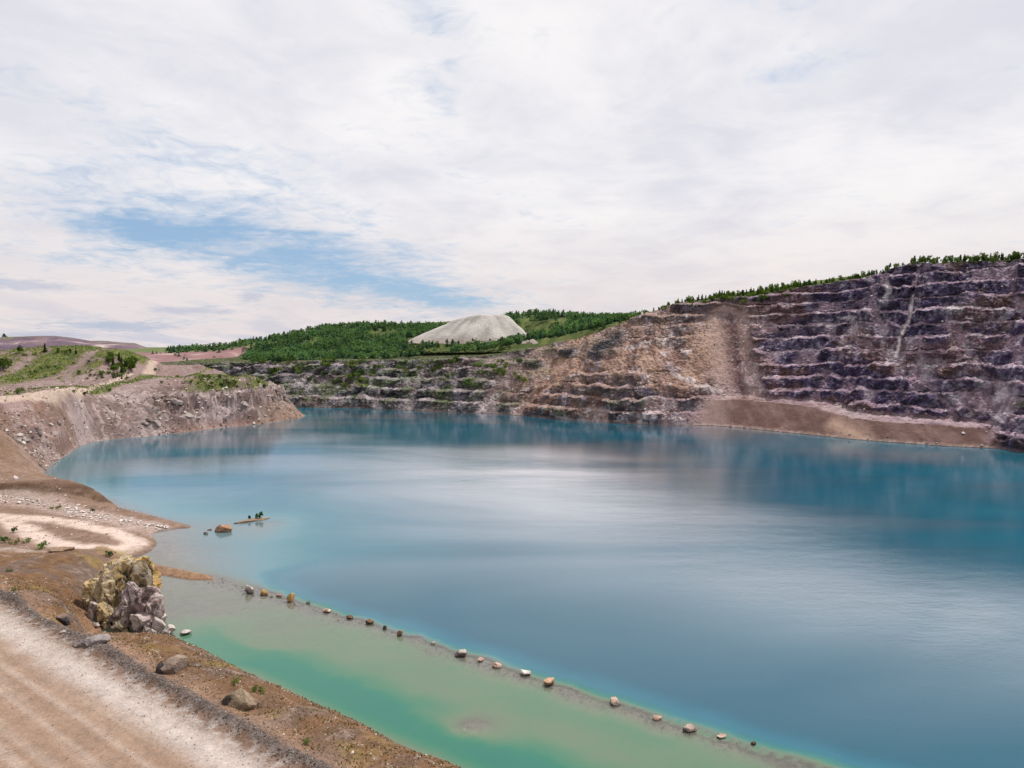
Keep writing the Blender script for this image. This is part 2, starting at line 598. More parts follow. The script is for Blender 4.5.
Zt = Zt + slope_zone * (1.7 * gul + 1.3 * fbm(LX * .2, LY * .2, 0, 4, 4) + .7 * np.round(2.5 * noise3(LX * .17, LY * .17, Zt * .3, 20)) / 1.25 * sstep(-258, -245, LX))
Zt = Zt + slope_zone * rocky * (3.4 * ridged(LX * .09, LY * .09, Zt * .09, 6, 3) + 1.3 * np.round(3 * noise3(LX * .13, LY * .13, Zt * .2, 9)) / 1.5 + 1.0 * ridged(LX * .25, LY * .25, 0, 7, 2))
fz_ = np.clip(Zt / 28, 0, 1.2)
stepz = 28 * (.5 * fz_ + .32 * sstep(.52, .74, fz_ + .10 * gul + .05 * fbm(LX * .1, LY * .1, 0, 28, 3)) + .18 * sstep(.15, .30, fz_ + .08 * fbm(LX * .07, LY * .07, 0, 29, 3)))
Zt = np.where((Zt > 0) & (Zt < 28), Zt + (stepz - Zt) * rocky * headm * .95, Zt)
Zt = Zt + slope_zone * rocky * 1.3 * np.round(2.2 * noise3(LX * .03, LY * .03, Zt * .30, 39)) / 1.1
Zt = Zt + slope_zone * sstep(-262, -235, LX) * (1.6 * ridged(LX * .13 + .05 * LY, LY * .13, Zt * .1, 30, 3) + .8 * np.round(2.4 * noise3(LX * .3, LY * .3, Zt * .3, 36)) / 1.2)
Zt = Zt + headm * sstep(30, 36, Zt) * (2.0 * fbm(LX * .06, LY * .06, 0, 11, 4) + .8 * ridged(LX * .12, LY * .12, 0, 10, 2))
RIDGE = [PD(-60, 490, 262)[:2], PD(0, 485, 264)[:2], PD(30, 483, 265)[:2], PD(60, 482, 265)[:2], PD(80, 487, 262)[:2], PD(98, 496, 257)[:2], PD(115, 505.5, 253)[:2]]
rgd, rga = seg_dist(LX, LY, RIDGE)
rl = np.concatenate([[0], np.cumsum(np.linalg.norm(np.diff(np.array(RIDGE), axis=0), axis=1))])
rgh = np.interp(rga, rl, [7.0, 7.4, 7.9, 8.6, 7.2, 4.4, 1.4]) + .35 * fbm(LX * .15, LY * .15, 0, 19, 3)
rdg = rgh - np.sqrt(rgd ** 2 + 1.5) * .74
Zt = np.where(rdg > Zt, rdg, Zt)
mid = (1 - headm) * (1 - on_road)
Zt = Zt + mid * (0.30 * fbm(LX * .14, LY * .14, 0, 12, 4) + 0.14 * fbm(LX * .7, LY * .7, 0, 13, 3)) * sstep(0, 6, dsh)
bank = sstep(4.5, 8, RSD) * sstep(120, 90, LX * 0 + np.abs(RA - 20)) * (1 - sstep(170, 190, LY))
Zt = Zt + bank * 0.55 * fbm(LX * .16, LY * .16, 0, 14, 3)
wrow = np.exp(-((RSD - 3.6 - 0.5 * fbm(RA * .1, 0, 0, 15, 2)) / .95) ** 2)
Zt = Zt + wrow * (0.75 + 0.4 * fbm(RA * .3, RSD * .4, 0, 16, 3))
Zt = Zt + 0.4 * np.exp(-((RSD - 0.7) / 0.5) ** 2) * (0.5 + 0.5 * fbm(RA * .4, 0, 1, 17, 2))
Zt = Zt - on_road * 0.02 * np.exp(-((((RSD + 8) % 4.2) - 2.1) / 0.6) ** 2) * sstep(-2, -4, RSD)
Zt = Zt + np.where(ins, np.exp(-(dk / 2.2) ** 2) * (1.15 + 0.35 * fbm(LX * .4, LY * .4, 0, 18, 3)) * sstep(60, 20, dka), 0)
low = np.minimum(0.06 + 0.35 * dsh, 1.2)
Zin = np.maximum(Zt, low)
Zin = np.where(dsh < 3, Zin * sstep(-0.3, 3, dsh) + np.minimum(Zin, low) * (1 - sstep(-0.3, 3, dsh)), Zin)
Zout = -np.minimum(np.minimum(lake_depth(LX, LY, dsh), 0.1 + 0.5 * dsh) , 8)
LZ = np.where(ins, Zin, Zout)

# colours of the ground, with some shade painted in
n1 = fbm(LX * .035, LY * .035, 0, 21, 4)
n2 = fbm(LX * .15, LY * .15, 0, 22, 4)
n3 = fbm(LX * .6, LY * .6, 0, 23, 3)
c = np.empty(LX.shape + (3,))
c[...] = (0.18, 0.115, 0.082)
c = lerp3(c, (0.225, 0.155, 0.125), sstep(-.3, .6, n2))
# headland slopes
hs = lerp3(np.broadcast_to(np.array((0.275, 0.228, 0.218)), c.shape), (0.165, 0.122, 0.104), sstep(-.25, .45, n1 + .5 * gul))
hs = lerp3(hs, (0.38, 0.33, 0.305), sstep(.2, .6, .6 * n2 + .5 * n3 + .3 * gul - .2 * n1) * .75)
hs = lerp3(hs, (0.13, 0.10, 0.095), sstep(.2, .5, -.5 * n2 - .6 * n3 + .1 * gul) * .7)
streak = fbm((LX * .6 + LY * .45) * .28, (LX - LY) * .02, 0, 24, 4)
left_scree = sstep(-222, -250, LX) * sstep(430, 370, LY)
hs = lerp3(hs, (0.165, 0.10, 0.072), left_scree * sstep(-.3, .35, streak + .2) * .85)
hs = lerp3(hs, (0.29, 0.21, 0.185), left_scree * sstep(.15, .6, -streak) * .8)
hs = lerp3(hs, (0.13, 0.105, 0.11), rocky * slope_zone * sstep(.25, .7, noise3(LX * .16, LY * .16, LZ * .25, 26) + .4 * n3) * .7)
hs = lerp3(hs, (0.62, 0.55, 0.50), rocky * sstep(.3, .55, n3 * .5 + .4 * n2 + .5 * fbm(LX * .1, LY * .1, LZ * .12, 27, 3)) * .7)
hs = lerp3(hs, (0.19, 0.11, 0.08), rocky * sstep(9, 3, LZ) * .5)
crev = ridged(LX * .21, LY * .21, LZ * .30, 37, 3) + .35 * n3
hs = lerp3(hs, (0.065, 0.050, 0.052), slope_zone * sstep(-255, -238, LX) * sstep(.45, .95, crev) * .75)  # dark crevice shade painted into the slope colour
hs = lerp3(hs, (0.46, 0.395, 0.375), slope_zone * sstep(-255, -238, LX) * sstep(.35, .9, -crev) * .6)
bedd = fbm(LX * .025, LY * .025, LZ * .38 + .3 * n2, 38, 3)
hs = lerp3(hs, (0.10, 0.078, 0.08), slope_zone * sstep(-258, -240, LX) * sstep(.12, .45, bedd) * .6)
hs = lerp3(hs, (0.42, 0.36, 0.345), slope_zone * sstep(-258, -240, LX) * sstep(.15, .5, -bedd) * .6)
hs = hs * np.array((1.04, .98, 1.01))
top = headm * sstep(26, 31, LZ)
hs = lerp3(hs, (0.215, 0.15, 0.14), top * .7)
c = lerp3(c, hs, headm)


def blob(px, py, z, rx, ry):
    q = P(px, py, z)
    k = q[1] / FPX
    kd = q[1] ** 2 / FPX / max(CAMZ - z, 5)
    return np.exp(-(((LX - q[0]) / (rx * k)) ** 2 + ((LY - q[1]) / (ry * kd)) ** 2))


grass = np.zeros(LX.shape)
for a in ((25, 375, 33, 34, 7), (92, 372, 36, 22, 9), (62, 375, 33, 30, 5), (115, 366, 45, 12, 8), (45, 352, 52, 40, 3), (95, 353, 53, 25, 3), (140, 374, 34, 14, 6), (190, 380, 31, 30, 3), (215, 386, 29, 24, 3),
          (168, 381, 31, 14, 3), (240, 384, 27, 16, 3), (262, 392, 22, 9, 5), (100, 389, 30.5, 8, 2), (18, 394, 33, 8, 2), (235, 379, 29, 20, 3), (150, 370, 36, 8, 4)):
    grass = np.maximum(grass, blob(*a))
grass_h = sstep(.50, .72, grass + .42 * n2 + .26 * n3) * headm * sstep(24.5, 27.5, LZ + .03 * (LX + 230) * (LX < -230))
gcol = lerp3(np.broadcast_to(np.array((0.055, 0.09, 0.016)), c.shape), (0.135, 0.135, 0.035), sstep(-.3, .5, n2 + .4 * n3))
c = lerp3(c, gcol, grass_h * .9)
# headland haul track
trk = [P(x, y, z)[:2] for x, y, z in ((-40, 399, 33.5), (0, 397.5, 33), (40, 395.5, 31.8), (72, 391, 31.5), (100, 386, 31.2), (125, 381, 32.2), (145, 376.5, 33.6), (158, 371, 35.5), (168, 366, 38))]
td, _ = seg_dist(LX, LY, trk)
c = lerp3(c, (0.40, 0.31, 0.255), headm * (1 - sstep(1.8, 4.2, td + n2 * 1.2)) * .9)
# low ground
lowm = (1 - headm) * sstep(176, 188, LY)
mnd = lowm * sstep(-1.0, .6, rdg - 1.2)
c = lerp3(c, (0.078, 0.046, 0.028), mnd * .94)  # colour darkened to carry the shade on the mound's front
c = lerp3(c, (0.27, 0.17, 0.13), mnd * sstep(5.5, 7, LZ) * .5)


def zline(pts, z):
    return [P(x, y, z)[:2] for x, y in pts]


loop = zline(((-20, 510), (0, 513), (30, 518), (62, 521), (95, 525), (122, 531), (134, 538), (126, 543), (100, 547), (70, 547), (45, 541), (25, 531), (8, 519)), 3)
ld, _ = seg_dist(LX, LY, loop)
c = lerp3(c, (0.50, 0.40, 0.35), lowm * (1 - sstep(1.6, 5.0, ld + 1.6 * n2)) * .9)
white = inside(LX, LY, zline(((-60, 548), (30, 546.5), (66, 548), (48, 553), (70, 553), (92, 551), (90, 556), (60, 560), (20, 564), (0, 569), (-60, 572)), 4.8))
wd, _ = seg_dist(LX, LY, zline(((-60, 548), (30, 546.5), (66, 548), (48, 553), (70, 553), (92, 551), (90, 556), (60, 560), (20, 564), (0, 569), (-60, 572)), 4.8), True)
wm = sstep(-2.2, 2.2, np.where(white, wd, -wd) + 1.5 * n2)
c = lerp3(c, (0.74, 0.66, 0.60), lowm * wm * .95)
rubble = lowm * (1 - sstep(3, 8, seg_dist(LX, LY, zline(((0, 499), (40, 502), (70, 511), (110, 518), (140, 523), (168, 527)), 2.2))[0] + n2 * 2))
c = lerp3(c, (0.42, 0.33, 0.30), rubble * .6)
c = lerp3(c, (0.20, 0.13, 0.09), lowm * sstep(.1, .5, n2 - .2 * n1) * (1 - wm) * .35)
c = lerp3(c, (0.20, 0.17, 0.05), sstep(.35, .65, blob(112, 550, 2.5, 16, 5) + .3 * n2) * .7)
c = lerp3(c, (0.42, 0.27, 0.14), sstep(.3, .7, blob(122, 568, .8, 10, 4)) * .8)
# the bank of reddish gravel between road and lake
bk = (1 - headm) * (1 - sstep(178, 190, LY)) * sstep(4.3, 6.0, RSD)
bc = lerp3(np.broadcast_to(np.array((0.150, 0.083, 0.044)), c.shape), (0.130, 0.090, 0.072), sstep(-.15, .45, n1 * 1.2 + n2 * .6))
bc = lerp3(bc, (0.20, 0.135, 0.045), sstep(.3, .7, fbm(LX * .09, LY * .09, 3, 31, 4)) * .75)
bc = lerp3(bc, (0.29, 0.215, 0.175), sstep(.3, .7, n3 + .4 * n2) * .6)
bc = lerp3(bc, (0.075, 0.048, 0.034), sstep(.3, .7, -n3 - .3 * n2) * .6)
bc = lerp3(bc, (0.34, 0.22, 0.16), sstep(9.5, 4.5, RSD) * .5)
bc = lerp3(bc, (0.33, 0.19, 0.12), sstep(5, 1, dsh) * .6)
c = lerp3(c, bc, bk)
# dark windrow, pale road with brown wheel paths
c = lerp3(c, (0.125, 0.10, 0.09), sstep(.35, .75, wrow + .35 * n3 + .2 * n2) * (1 - headm) * .9)
rd = 1 - sstep(-.3, 1.9, RSD + .6 * n2)
grit = sstep(-.3, .3, -RSD * 0 + n3) * 0
rc = lerp3(np.broadcast_to(np.array((0.36, 0.30, 0.27)), c.shape), (0.265, 0.185, 0.138), sstep(-2.6, -5.0, RSD + .8 * n2))
band = fbm(RSD * .33, RA * .012, 0, 33, 4)
band2 = fbm(RSD * .9, RA * .03, 0, 34, 2) * .8
tyre = fbm(RSD * .8, RA * .012, 4, 35, 2)
rc = lerp3(rc, (0.215, 0.14, 0.098), sstep(-.55, .35, band + .3 * band2 - .05 * (RSD + 9)) * sstep(-2.5, -5.5, RSD) * .6)
rc = lerp3(rc, (0.17, 0.115, 0.085), sstep(.25, .5, tyre) * sstep(-3, -6, RSD) * .4)
rc = lerp3(rc, (0.36, 0.29, 0.25), sstep(.25, .5, -tyre) * .5)
rc = lerp3(rc, (0.41, 0.355, 0.33), sstep(-3.4, -1.6, RSD) * sstep(0.8, -1.0, RSD) * sstep(-.6, .3, n2) * .75)
rc = lerp3(rc, (0.31, 0.24, 0.20), sstep(.1, .5, band2) * .4)
rc = lerp3(rc, (0.19, 0.15, 0.13), sstep(.35, .7, n3 + .3 * n2) * .35)
c = lerp3(c, rc, rd * (1 - headm))
gritm = np.exp(-((RSD - 1.6) / 1.2) ** 2) * sstep(-.1, .35, n3)
c = lerp3(c, (0.40, 0.36, 0.34), gritm * .7 * (1 - headm))
c = lerp3(c, (0.26, 0.165, 0.105), np.where(ins, np.exp(-(dk / 2.6) ** 2) * sstep(60, 20, dka), 0) * .85)
wet = np.where(ins, sstep(.35, .05, LZ), 1.0)
c = lerp3(c, c * 0.62, wet * .8)
under = np.where(ins, 0, sstep(0, .3, -LZ))
c = lerp3(c, (0.30, 0.225, 0.21), under * .8)

view_l = LX > -0.80 * LY - 34
keep = view_l & ((LZ > -1.6) | ins) & ~((LY < 180) & (LX > 40))
keep &= ~((RSD < -45) & (LY < 180))
co = np.stack([LX, LY, LZ], -1).reshape(-1, 3)
f = grid_faces(*LX.shape, keep=keep)
gritl = 1 - .5 * rd * (1 - headm) - .6 * lowm * np.maximum(wm, 1 - sstep(1.6, 5.0, ld))
co_, f_, c_, g_ = compact(co, f, c.reshape(-1, 3), np.clip(gritl, .1, 1).ravel())
link('ground', mesh_from('ground', co_, f_, MAT_LAND, c_, True, {'grit': g_}), kind='structure')


def land_z(x, y):
    i = np.clip(np.searchsorted(GX, x) - 1, 0, len(GX) - 2)
    j = np.clip(np.searchsorted(GY, y) - 1, 0, len(GY) - 2)
    tx = np.clip((x - GX[i]) / (GX[i + 1] - GX[i]), 0, 1)
    ty = np.clip((y - GY[j]) / (GY[j + 1] - GY[j]), 0, 1)
    return (LZ[j, i] * (1 - tx) * (1 - ty) + LZ[j, i + 1] * tx * (1 - ty) + LZ[j + 1, i] * (1 - tx) * ty + LZ[j + 1, i + 1] * tx * ty)


def land_hit(px, py, y0=60.0):
    """where the sight line through a photo point meets the near land"""
    d = ray(px, py)
    prev = None
    for yy in np.arange(y0, 680, 0.5):
        t = yy / d[1]
        x, z = d[0] * t, CAMZ + d[2] * t
        if x < GX[0] or x > GX[-1]:
            continue
        h = float(land_z(x, yy))
        if z <= max(h, 0):
            return np.array([x, yy, max(h, 0)])
    return None


# ------------------------------------------------------------------ lake bed and water
BXs, BYs = np.arange(-125, 75, 0.9), np.arange(84, 262, 0.9)
bx, by = np.meshgrid(BXs, BYs)
bd = lake_depth(bx, by)
bins = inside(bx, by, LAND)
bz = np.where(bins, -1.5, -bd - 0.04)
bz = bz + 0.10 * fbm(bx * .35, by * .35, 0, 41, 3)
bcn = fbm(bx * .3, by * .3, 0, 42, 3)
bcol = lerp3(np.broadcast_to(np.array((0.13, 0.098, 0.098)), bx.shape + (3,)), (0.21, 0.165, 0.145), sstep(-.3, .5, bcn))
pale = sstep(3, 9, seg_dist(bx, by, CAUSE)[0])
bcol = lerp3(bcol, (0.27, 0.235, 0.175), pale * .8)
bcol = lerp3(bcol, (0.10, 0.085, 0.065), sstep(.1, .6, fbm(bx * .12, by * .12, 0, 44, 4)) * pale * .85)
bcol = lerp3(bcol, (0.09, 0.065, 0.06), np.exp(-(((bx + 6.5) / 4.5) ** 2 + ((by - 104.5) / 3.0) ** 2)))
f = grid_faces(*bx.shape, keep=~bins & (bd < 9))
co_, f_, c_ = compact(np.stack([bx, by, bz], -1).reshape(-1, 3), f, bcol.reshape(-1, 3))
link('lake_bed', mesh_from('lake_bed', co_, f_, MAT_LAND, c_, True, {'grit': np.ones(len(co_))}), kind='structure')

WXs = np.concatenate([np.arange(-520, -130, 5), np.arange(-130, 80, 0.9), np.arange(80, 620, 6)])
WYs = np.concatenate([np.arange(20, 84, 4), np.arange(84, 262, 0.9), np.arange(262, 760, 4)])
wx, wy = np.meshgrid(WXs, WYs)
wdp = np.where(inside(wx, wy, LAND), 0.0, np.maximum(lake_depth(wx, wy), 0))
co = np.stack([wx, wy, np.zeros_like(wx)], -1).reshape(-1, 3)
tl_ = (CL_SIDE[1] - CL_SIDE[0]) / np.linalg.norm(CL_SIDE[1] - CL_SIDE[0])
sd_ = (wx - CL_SIDE[0][0]) * -tl_[1] + (wy - CL_SIDE[0][1]) * tl_[0]
pool_at = sstep(5.5, .5, sd_ + 1.5 * fbm(wx * .1, wy * .1, 0, 43, 2))
m_, t = new_mat('lake_water')
geo = t.n('ShaderNodeNewGeometry')
pos = geo.outputs['Position']
dep = t.n('ShaderNodeAttribute', attribute_name='depth').outputs['Fac']
milk = t.noise(t.vmath('MULTIPLY', pos, (0.030, 0.055, 1)), 1.0, 5, 0.6)
dd = t.math('MULTIPLY', dep, t.mapr(milk, 0.3, 0.7, 0.8, 1.25))
lg = t.math('DIVIDE', t.math('LOGARITHM', t.math('ADD', dd, 0.1), 10.0), 1.0)
lgn = t.mapr(lg, -1.0, 1.4)                       # 0.1 m -> 0, 25 m -> 1


def water_ramp(stops):
    ramp = t.n('ShaderNodeValToRGB')
    cr = ramp.color_ramp
    while len(cr.elements) < len(stops):
        cr.elements.new(0.5)
    for e, (q, cc) in zip(cr.elements, stops):
        e.position = q
        e.color = (*cc, 1)
    t.put(ramp.inputs[0], lgn)
    return ramp.outputs[0]


DEEP = [(0.84, (0.005, 0.090, 0.135)), (0.95, (0.002, 0.068, 0.108)), (1.0, (0.001, 0.062, 0.100))]
in_pool = water_ramp([(0.0, (0.24, 0.20, 0.18)), (0.28, (0.20, 0.20, 0.165)), (0.40, (0.15, 0.19, 0.135)), (0.48, (0.115, 0.175, 0.112)), (0.55, (0.055, 0.15, 0.092)), (0.62, (0.022, 0.13, 0.085)), (0.72, (0.012, 0.105, 0.085))] + DEEP)
in_lake = water_ramp([(0.0, (0.30, 0.255, 0.24)), (0.25, (0.25, 0.245, 0.24)), (0.40, (0.14, 0.205, 0.225)), (0.52, (0.075, 0.18, 0.215)), (0.62, (0.032, 0.135, 0.17)), (0.72, (0.014, 0.105, 0.15))] + DEEP)
pool_f = t.n('ShaderNodeAttribute', attribute_name='pool').outputs['Fac']
water_col = t.mix(pool_f, in_lake, in_pool)
body = t.n('ShaderNodeBsdfDiffuse')
t.put(body.inputs[0], water_col)
trn = t.n('ShaderNodeBsdfTransparent')
trn.inputs[0].default_value = (0.82, 0.93, 0.90, 1)
alpha = t.math('SUBTRACT', 1.0, t.math('POWER', 2.718, t.math('MULTIPLY', dd, -1.15)))
under_s = t.n('ShaderNodeMixShader')
t.put(under_s.inputs[0], alpha)
t.t.links.new(trn.outputs[0], under_s.inputs[1])
t.t.links.new(body.outputs[0], under_s.inputs[2])
# wind ripple patches, mixed with placed zones that brighten the reflection
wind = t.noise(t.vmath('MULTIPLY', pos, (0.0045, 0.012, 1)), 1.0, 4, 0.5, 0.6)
wind_glare = t.mapr(wind, 0.40, 0.62, 0, 1, True)
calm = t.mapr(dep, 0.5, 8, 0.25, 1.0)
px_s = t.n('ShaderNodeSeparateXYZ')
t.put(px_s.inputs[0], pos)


def glare_zone(cx, cy, rx, ry, sl):
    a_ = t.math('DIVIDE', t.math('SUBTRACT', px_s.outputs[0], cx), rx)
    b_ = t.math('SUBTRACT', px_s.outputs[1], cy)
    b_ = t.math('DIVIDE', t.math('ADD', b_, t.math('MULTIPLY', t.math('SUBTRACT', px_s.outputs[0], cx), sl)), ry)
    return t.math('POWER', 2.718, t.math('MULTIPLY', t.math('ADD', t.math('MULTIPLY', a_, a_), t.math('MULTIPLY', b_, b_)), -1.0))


glare_boost = t.math('ADD', t.math('MULTIPLY', glare_zone(26, 285, 72, 98, .15), .95), t.math('MULTIPLY', glare_zone(98, 152, 72, 40, .25), 1.15))  # bright cloud reflection painted in as two hand-placed reflectance zones
wind_glare = t.math('ADD', t.math('MULTIPLY', wind_glare, 0.30), t.math('MULTIPLY', glare_boost, t.mapr(wind, .3, .6, .55, 1.0)), clamp=True)
wind_glare = t.math('MULTIPLY', wind_glare, calm)
rip = t.noise(t.vmath('MULTIPLY', pos, (0.55, 1.15, 1)), 1.0, 4, 0.62, 0.4)
rip2 = t.noise(t.vmath('MULTIPLY', pos, (0.10, 0.22, 1)), 1.0, 3, 0.5)
hh = t.math('ADD', t.math('MULTIPLY', rip, 0.28), t.math('MULTIPLY', rip2, 0.5))
bp = t.n('ShaderNodeBump')
t.put(bp.inputs['Strength'], t.math('ADD', 0.08, t.math('MULTIPLY', wind_glare, 0.26)))
bp.inputs['Distance'].default_value = 0.6
t.put(bp.inputs['Height'], hh)
gl = t.n('ShaderNodeBsdfGlossy')
gl.inputs[0].default_value = (0.97, 0.97, 1.0, 1)
t.put(gl.inputs['Roughness'], t.math('ADD', 0.09, t.math('MULTIPLY', wind_glare, 0.16)))
t.put(gl.inputs['Normal'], bp.outputs[0])
fr = t.n('ShaderNodeFresnel')
fr.inputs[0].default_value = 1.35
ms = t.n('ShaderNodeMixShader')
t.put(ms.inputs[0], t.math('MULTIPLY', fr.outputs[0], t.math('ADD', 1.0, t.math('MULTIPLY', wind_glare, 1.9)), clamp=True))  # reflectivity raised beyond Fresnel inside the glare zones
t.t.links.new(under_s.outputs[0], ms.inputs[1])
t.t.links.new(gl.outputs[0], ms.inputs[2])
out = t.n('ShaderNodeOutputMaterial')
t.t.links.new(ms.outputs[0], out.inputs[0])
MAT_WATER = m_
link('water', mesh_from('water', co, grid_faces(*wx.shape), MAT_WATER, None, True, {'depth': wdp.ravel(), 'pool': pool_at.ravel()}), kind='structure')

# ------------------------------------------------------------------ land behind the pit
zb = []
for px, py, d in ((250, 362, 740), (320, 361, 740), (400, 360, 720), (450, 357, 700), (240, 350, 960), (270, 344, 950), (300, 338, 950), (330, 333, 950), (365, 330, 950), (400, 329, 970), (440, 328, 1000), (300, 353, 830),
                  (370, 349, 830), (430, 348, 800), (405, 343, 850), (530, 338, 850), (470, 341, 900), (460, 352, 730), (520, 345, 710), (505, 319, 1080), (540, 315, 1080), (580, 317, 1080), (612, 319, 1080), (560, 331, 850), (590, 323, 900),
                  (150, 362, 820), (200, 362, 820), (262, 360, 830), (150, 352, 1000), (200, 352, 1000), (270, 350, 930), (60, 352, 1000), (0, 352, 1000), (-100, 352, 1000),
                  (120, 356, 900), (0, 350, 1500), (150, 351, 1500), (300, 348, 1500), (450, 343, 1600), (600, 340, 1600), (700, 336, 1600)):
    zb.append(tuple(PD(px, py, d)))
for X, Y, z in ((280, 760, 112), (350, 700, 122), (420, 640, 122), (480, 560, 120), (560, 480, 118), (700, 700, 118), (600, 1000, 100), (200, 900, 96), (150, 740, 92), (900, 1500, 70), (900, 500, 110), (0, 2400, 40), (-1200, 2000, 40), (1200, 2400, 40), (-1200, 1000, 50)):
    zb.append((X, Y, z))
ZB = TPS(zb, 0.002, 300)
bgx = np.arange(-1500, 1300, 7.0)
bgy = np.concatenate([np.arange(560, 1250, 6.0), np.arange(1250, 2600, 25)])
gx, gy = np.meshgrid(bgx, bgy)
gz = ZB(gx, gy) + 1.6 * fbm(gx * .012, gy * .012, 0, 51, 4)
g1 = fbm(gx * .008, gy * .008, 0, 52, 4)
g2 = fbm(gx * .03, gy * .03, 0, 53, 4)
gc = lerp3(np.broadcast_to(np.array((0.085, 0.105, 0.035)), gx.shape + (3,)), (0.15, 0.17, 0.05), sstep(-.3, .5, g2))
gppx, gppy = proj(np.stack([gx, gy, gz], -1))
redm = sstep(-195, -230, gx + (gy - 800) * .25) * sstep(760, 790, gy)
gc = lerp3(gc, (0.20, 0.112, 0.115), redm)
gc = lerp3(gc, (0.40, 0.30, 0.28), redm * sstep(.3, .6, g2) * .6)
gc = lerp3(gc, (0.10, 0.12, 0.045), redm * sstep(980, 1010, gy))
bare = sstep(.35, .6, g1 + .4 * g2) * (1 - redm)
gc = lerp3(gc, (0.36, 0.28, 0.24), bare * .6)
sink = sstep(720, 690, gy + .0 * gx) * 0


# ------------------------------------------------------------------ the quarry wall
def catmull(pts, step):
    pts = np.asarray(pts, float)
    p = np.vstack([2 * pts[0] - pts[1], pts, 2 * pts[-1] - pts[-2]])
    outp = []
    for i in range(1, len(p) - 2):
        L = max(2, int(np.linalg.norm(p[i + 1] - p[i]) / 0.5))
        tt = np.linspace(0, 1, L, endpoint=False)[:, None]
        a, b, c0, d0 = p[i - 1], p[i], p[i + 1], p[i + 2]
        outp.append(0.5 * (2 * b + (c0 - a) * tt + (2 * a - 5 * b + 4 * c0 - d0) * tt ** 2 + (3 * b - a - 3 * c0 + d0) * tt ** 3))
    q = np.vstack(outp)
    s = np.concatenate([[0], np.cumsum(np.linalg.norm(np.diff(q, axis=0), axis=1))])
    u = np.arange(0, s[-1], step)
    return np.stack([np.interp(u, s, q[:, 0]), np.interp(u, s, q[:, 1])], -1), u


wall_px = ((290, 407), (340, 408), (400, 410), (450, 412), (500, 414), (540, 417), (600, 421), (650, 424), (685, 425.5), (715, 426), (760, 430), (800, 434), (860, 440), (940, 446), (1000, 449), (1024, 452))
shore = [(-420, 700), (-330, 690), (-270, 678)] + [tuple(P(x, y)[:2]) for x, y in wall_px] + [(330, 345), (390, 290), (450, 220)]
DU = 0.8
SH, U = catmull(shore, DU)
tan = np.gradient(SH, axis=0)
tan /= np.linalg.norm(tan, axis=1)[:, None]
ker = np.ones(121) / 121
pad = np.pad(tan, ((60, 60), (0, 0)), 'edge')
tan_s = np.stack([np.convolve(pad[:, k], ker, 'valid') for k in (0, 1)], -1)
tan_s /= np.linalg.norm(tan_s, axis=1)[:, None]
BACK = np.stack([-tan_s[:, 1], tan_s[:, 0]], -1)                 # away from the lake
NU = len(U)
SX = SH[:, 0]
Hk = [(-420, 38), (-270, 42), (-215, 43), (-103, 45), (-50, 50), (-10, 58), (23, 69), (50, 80), (69, 88), (105, 97), (152, 104), (180, 112), (205, 120), (220, 121), (254, 121), (287, 122), (340, 124), (450, 126)]
Sk = [(-420, 60), (-270, 60), (-215, 60), (-103, 70), (-10, 80), (23, 92), (69, 108), (105, 122), (152, 132), (194, 134), (254, 130), (287, 128), (450, 130)]
Hu = np.interp(SX, *zip(*Hk)) + 2.2 * fbm(U * .012, 0, 0, 61, 3) * np.interp(SX, [0, 80], [.5, 1])
Su = np.interp(SX, *zip(*Sk))
BH = 9.6
NB = 12
ZL = np.arange(0, 131, 0.37)
ZL = ZL[ZL < 131]
NZ = len(ZL)
UU, ZZ = np.meshgrid(U, ZL)
XX = np.broadcast_to(SX, UU.shape)


def u_at(px):
    """arc length along the shore of the shore point at photo column px"""
    qx, _ = proj(np.column_stack([SH, np.zeros(NU)]))
    return float(np.interp(px, qx[200:], U[200:])) if qx[200] < qx[-1] else 0.0


ZW = ZZ + sstep(3, 16, ZZ) * (3.6 * fbm(UU * .013, ZZ * .012, 0, 60, 2) + 2.5 * fbm(UU * .045, ZZ * .03, 4, 59, 3) + 1.0 * noise3(UU * .16, ZZ * .12, 2, 58))
bench = np.floor(ZW / BH)
fr_ = ZW / BH - bench
# bench levels wander a little and benches pinch in and out
wav = 1.4 * fbm(UU * .010, bench * 3.1, 0, 62, 2)
FACE = 0.845
face_run = 0.33


def stair(fr):
    return np.where(fr < FACE, fr / FACE * face_run, face_run + (fr - FACE) / (1 - FACE) * (1 - face_run))


st = (bench + stair(fr_)) * BH
scale = (Su / Hu)[None, :]
v_st = st * scale
v_sl = ZW * scale


# (u, z) of a photo point on the wall
def uz(px, py):
    zs = np.arange(0, 130, 1.0)
    i0 = slice(150, NU, 3)
    us = U[i0]
    A = SH[i0][:, None, :] + BACK[i0][:, None, :] * (zs[None, :, None] * (Su / Hu)[i0][:, None, None])
    q = np.concatenate([A, np.broadcast_to(zs[None, :, None], A.shape[:2] + (1,))], -1)
    qx, qy = proj(q)
    e = (qx - px) ** 2 + (qy - py) ** 2
    i, j = np.unravel_index(np.argmin(e), e.shape)
    return us[i], zs[j]


def wall_line(pts, warp=0.0):
    q = np.array([uz(*p) for p in pts])
    if warp:
        return seg_dist(UU + warp * NWA, ZZ + warp * NWB, q)
    return seg_dist(UU, ZZ, q)


def wall_blob(px, py, rx, ry):
    u0, z0 = uz(px, py)
    u1, _ = uz(px + rx, py)
    _, z1 = uz(px, py - ry)
    return np.exp(-(((UU - u0) / max(abs(u1 - u0), 4)) ** 2 + ((ZZ - z0) / max(abs(z1 - z0), 3)) ** 2))


NWA = fbm(UU * .06, ZZ * .06, 3, 63, 3)
NWB = fbm(UU * .06, ZZ * .06, 9, 64, 3)
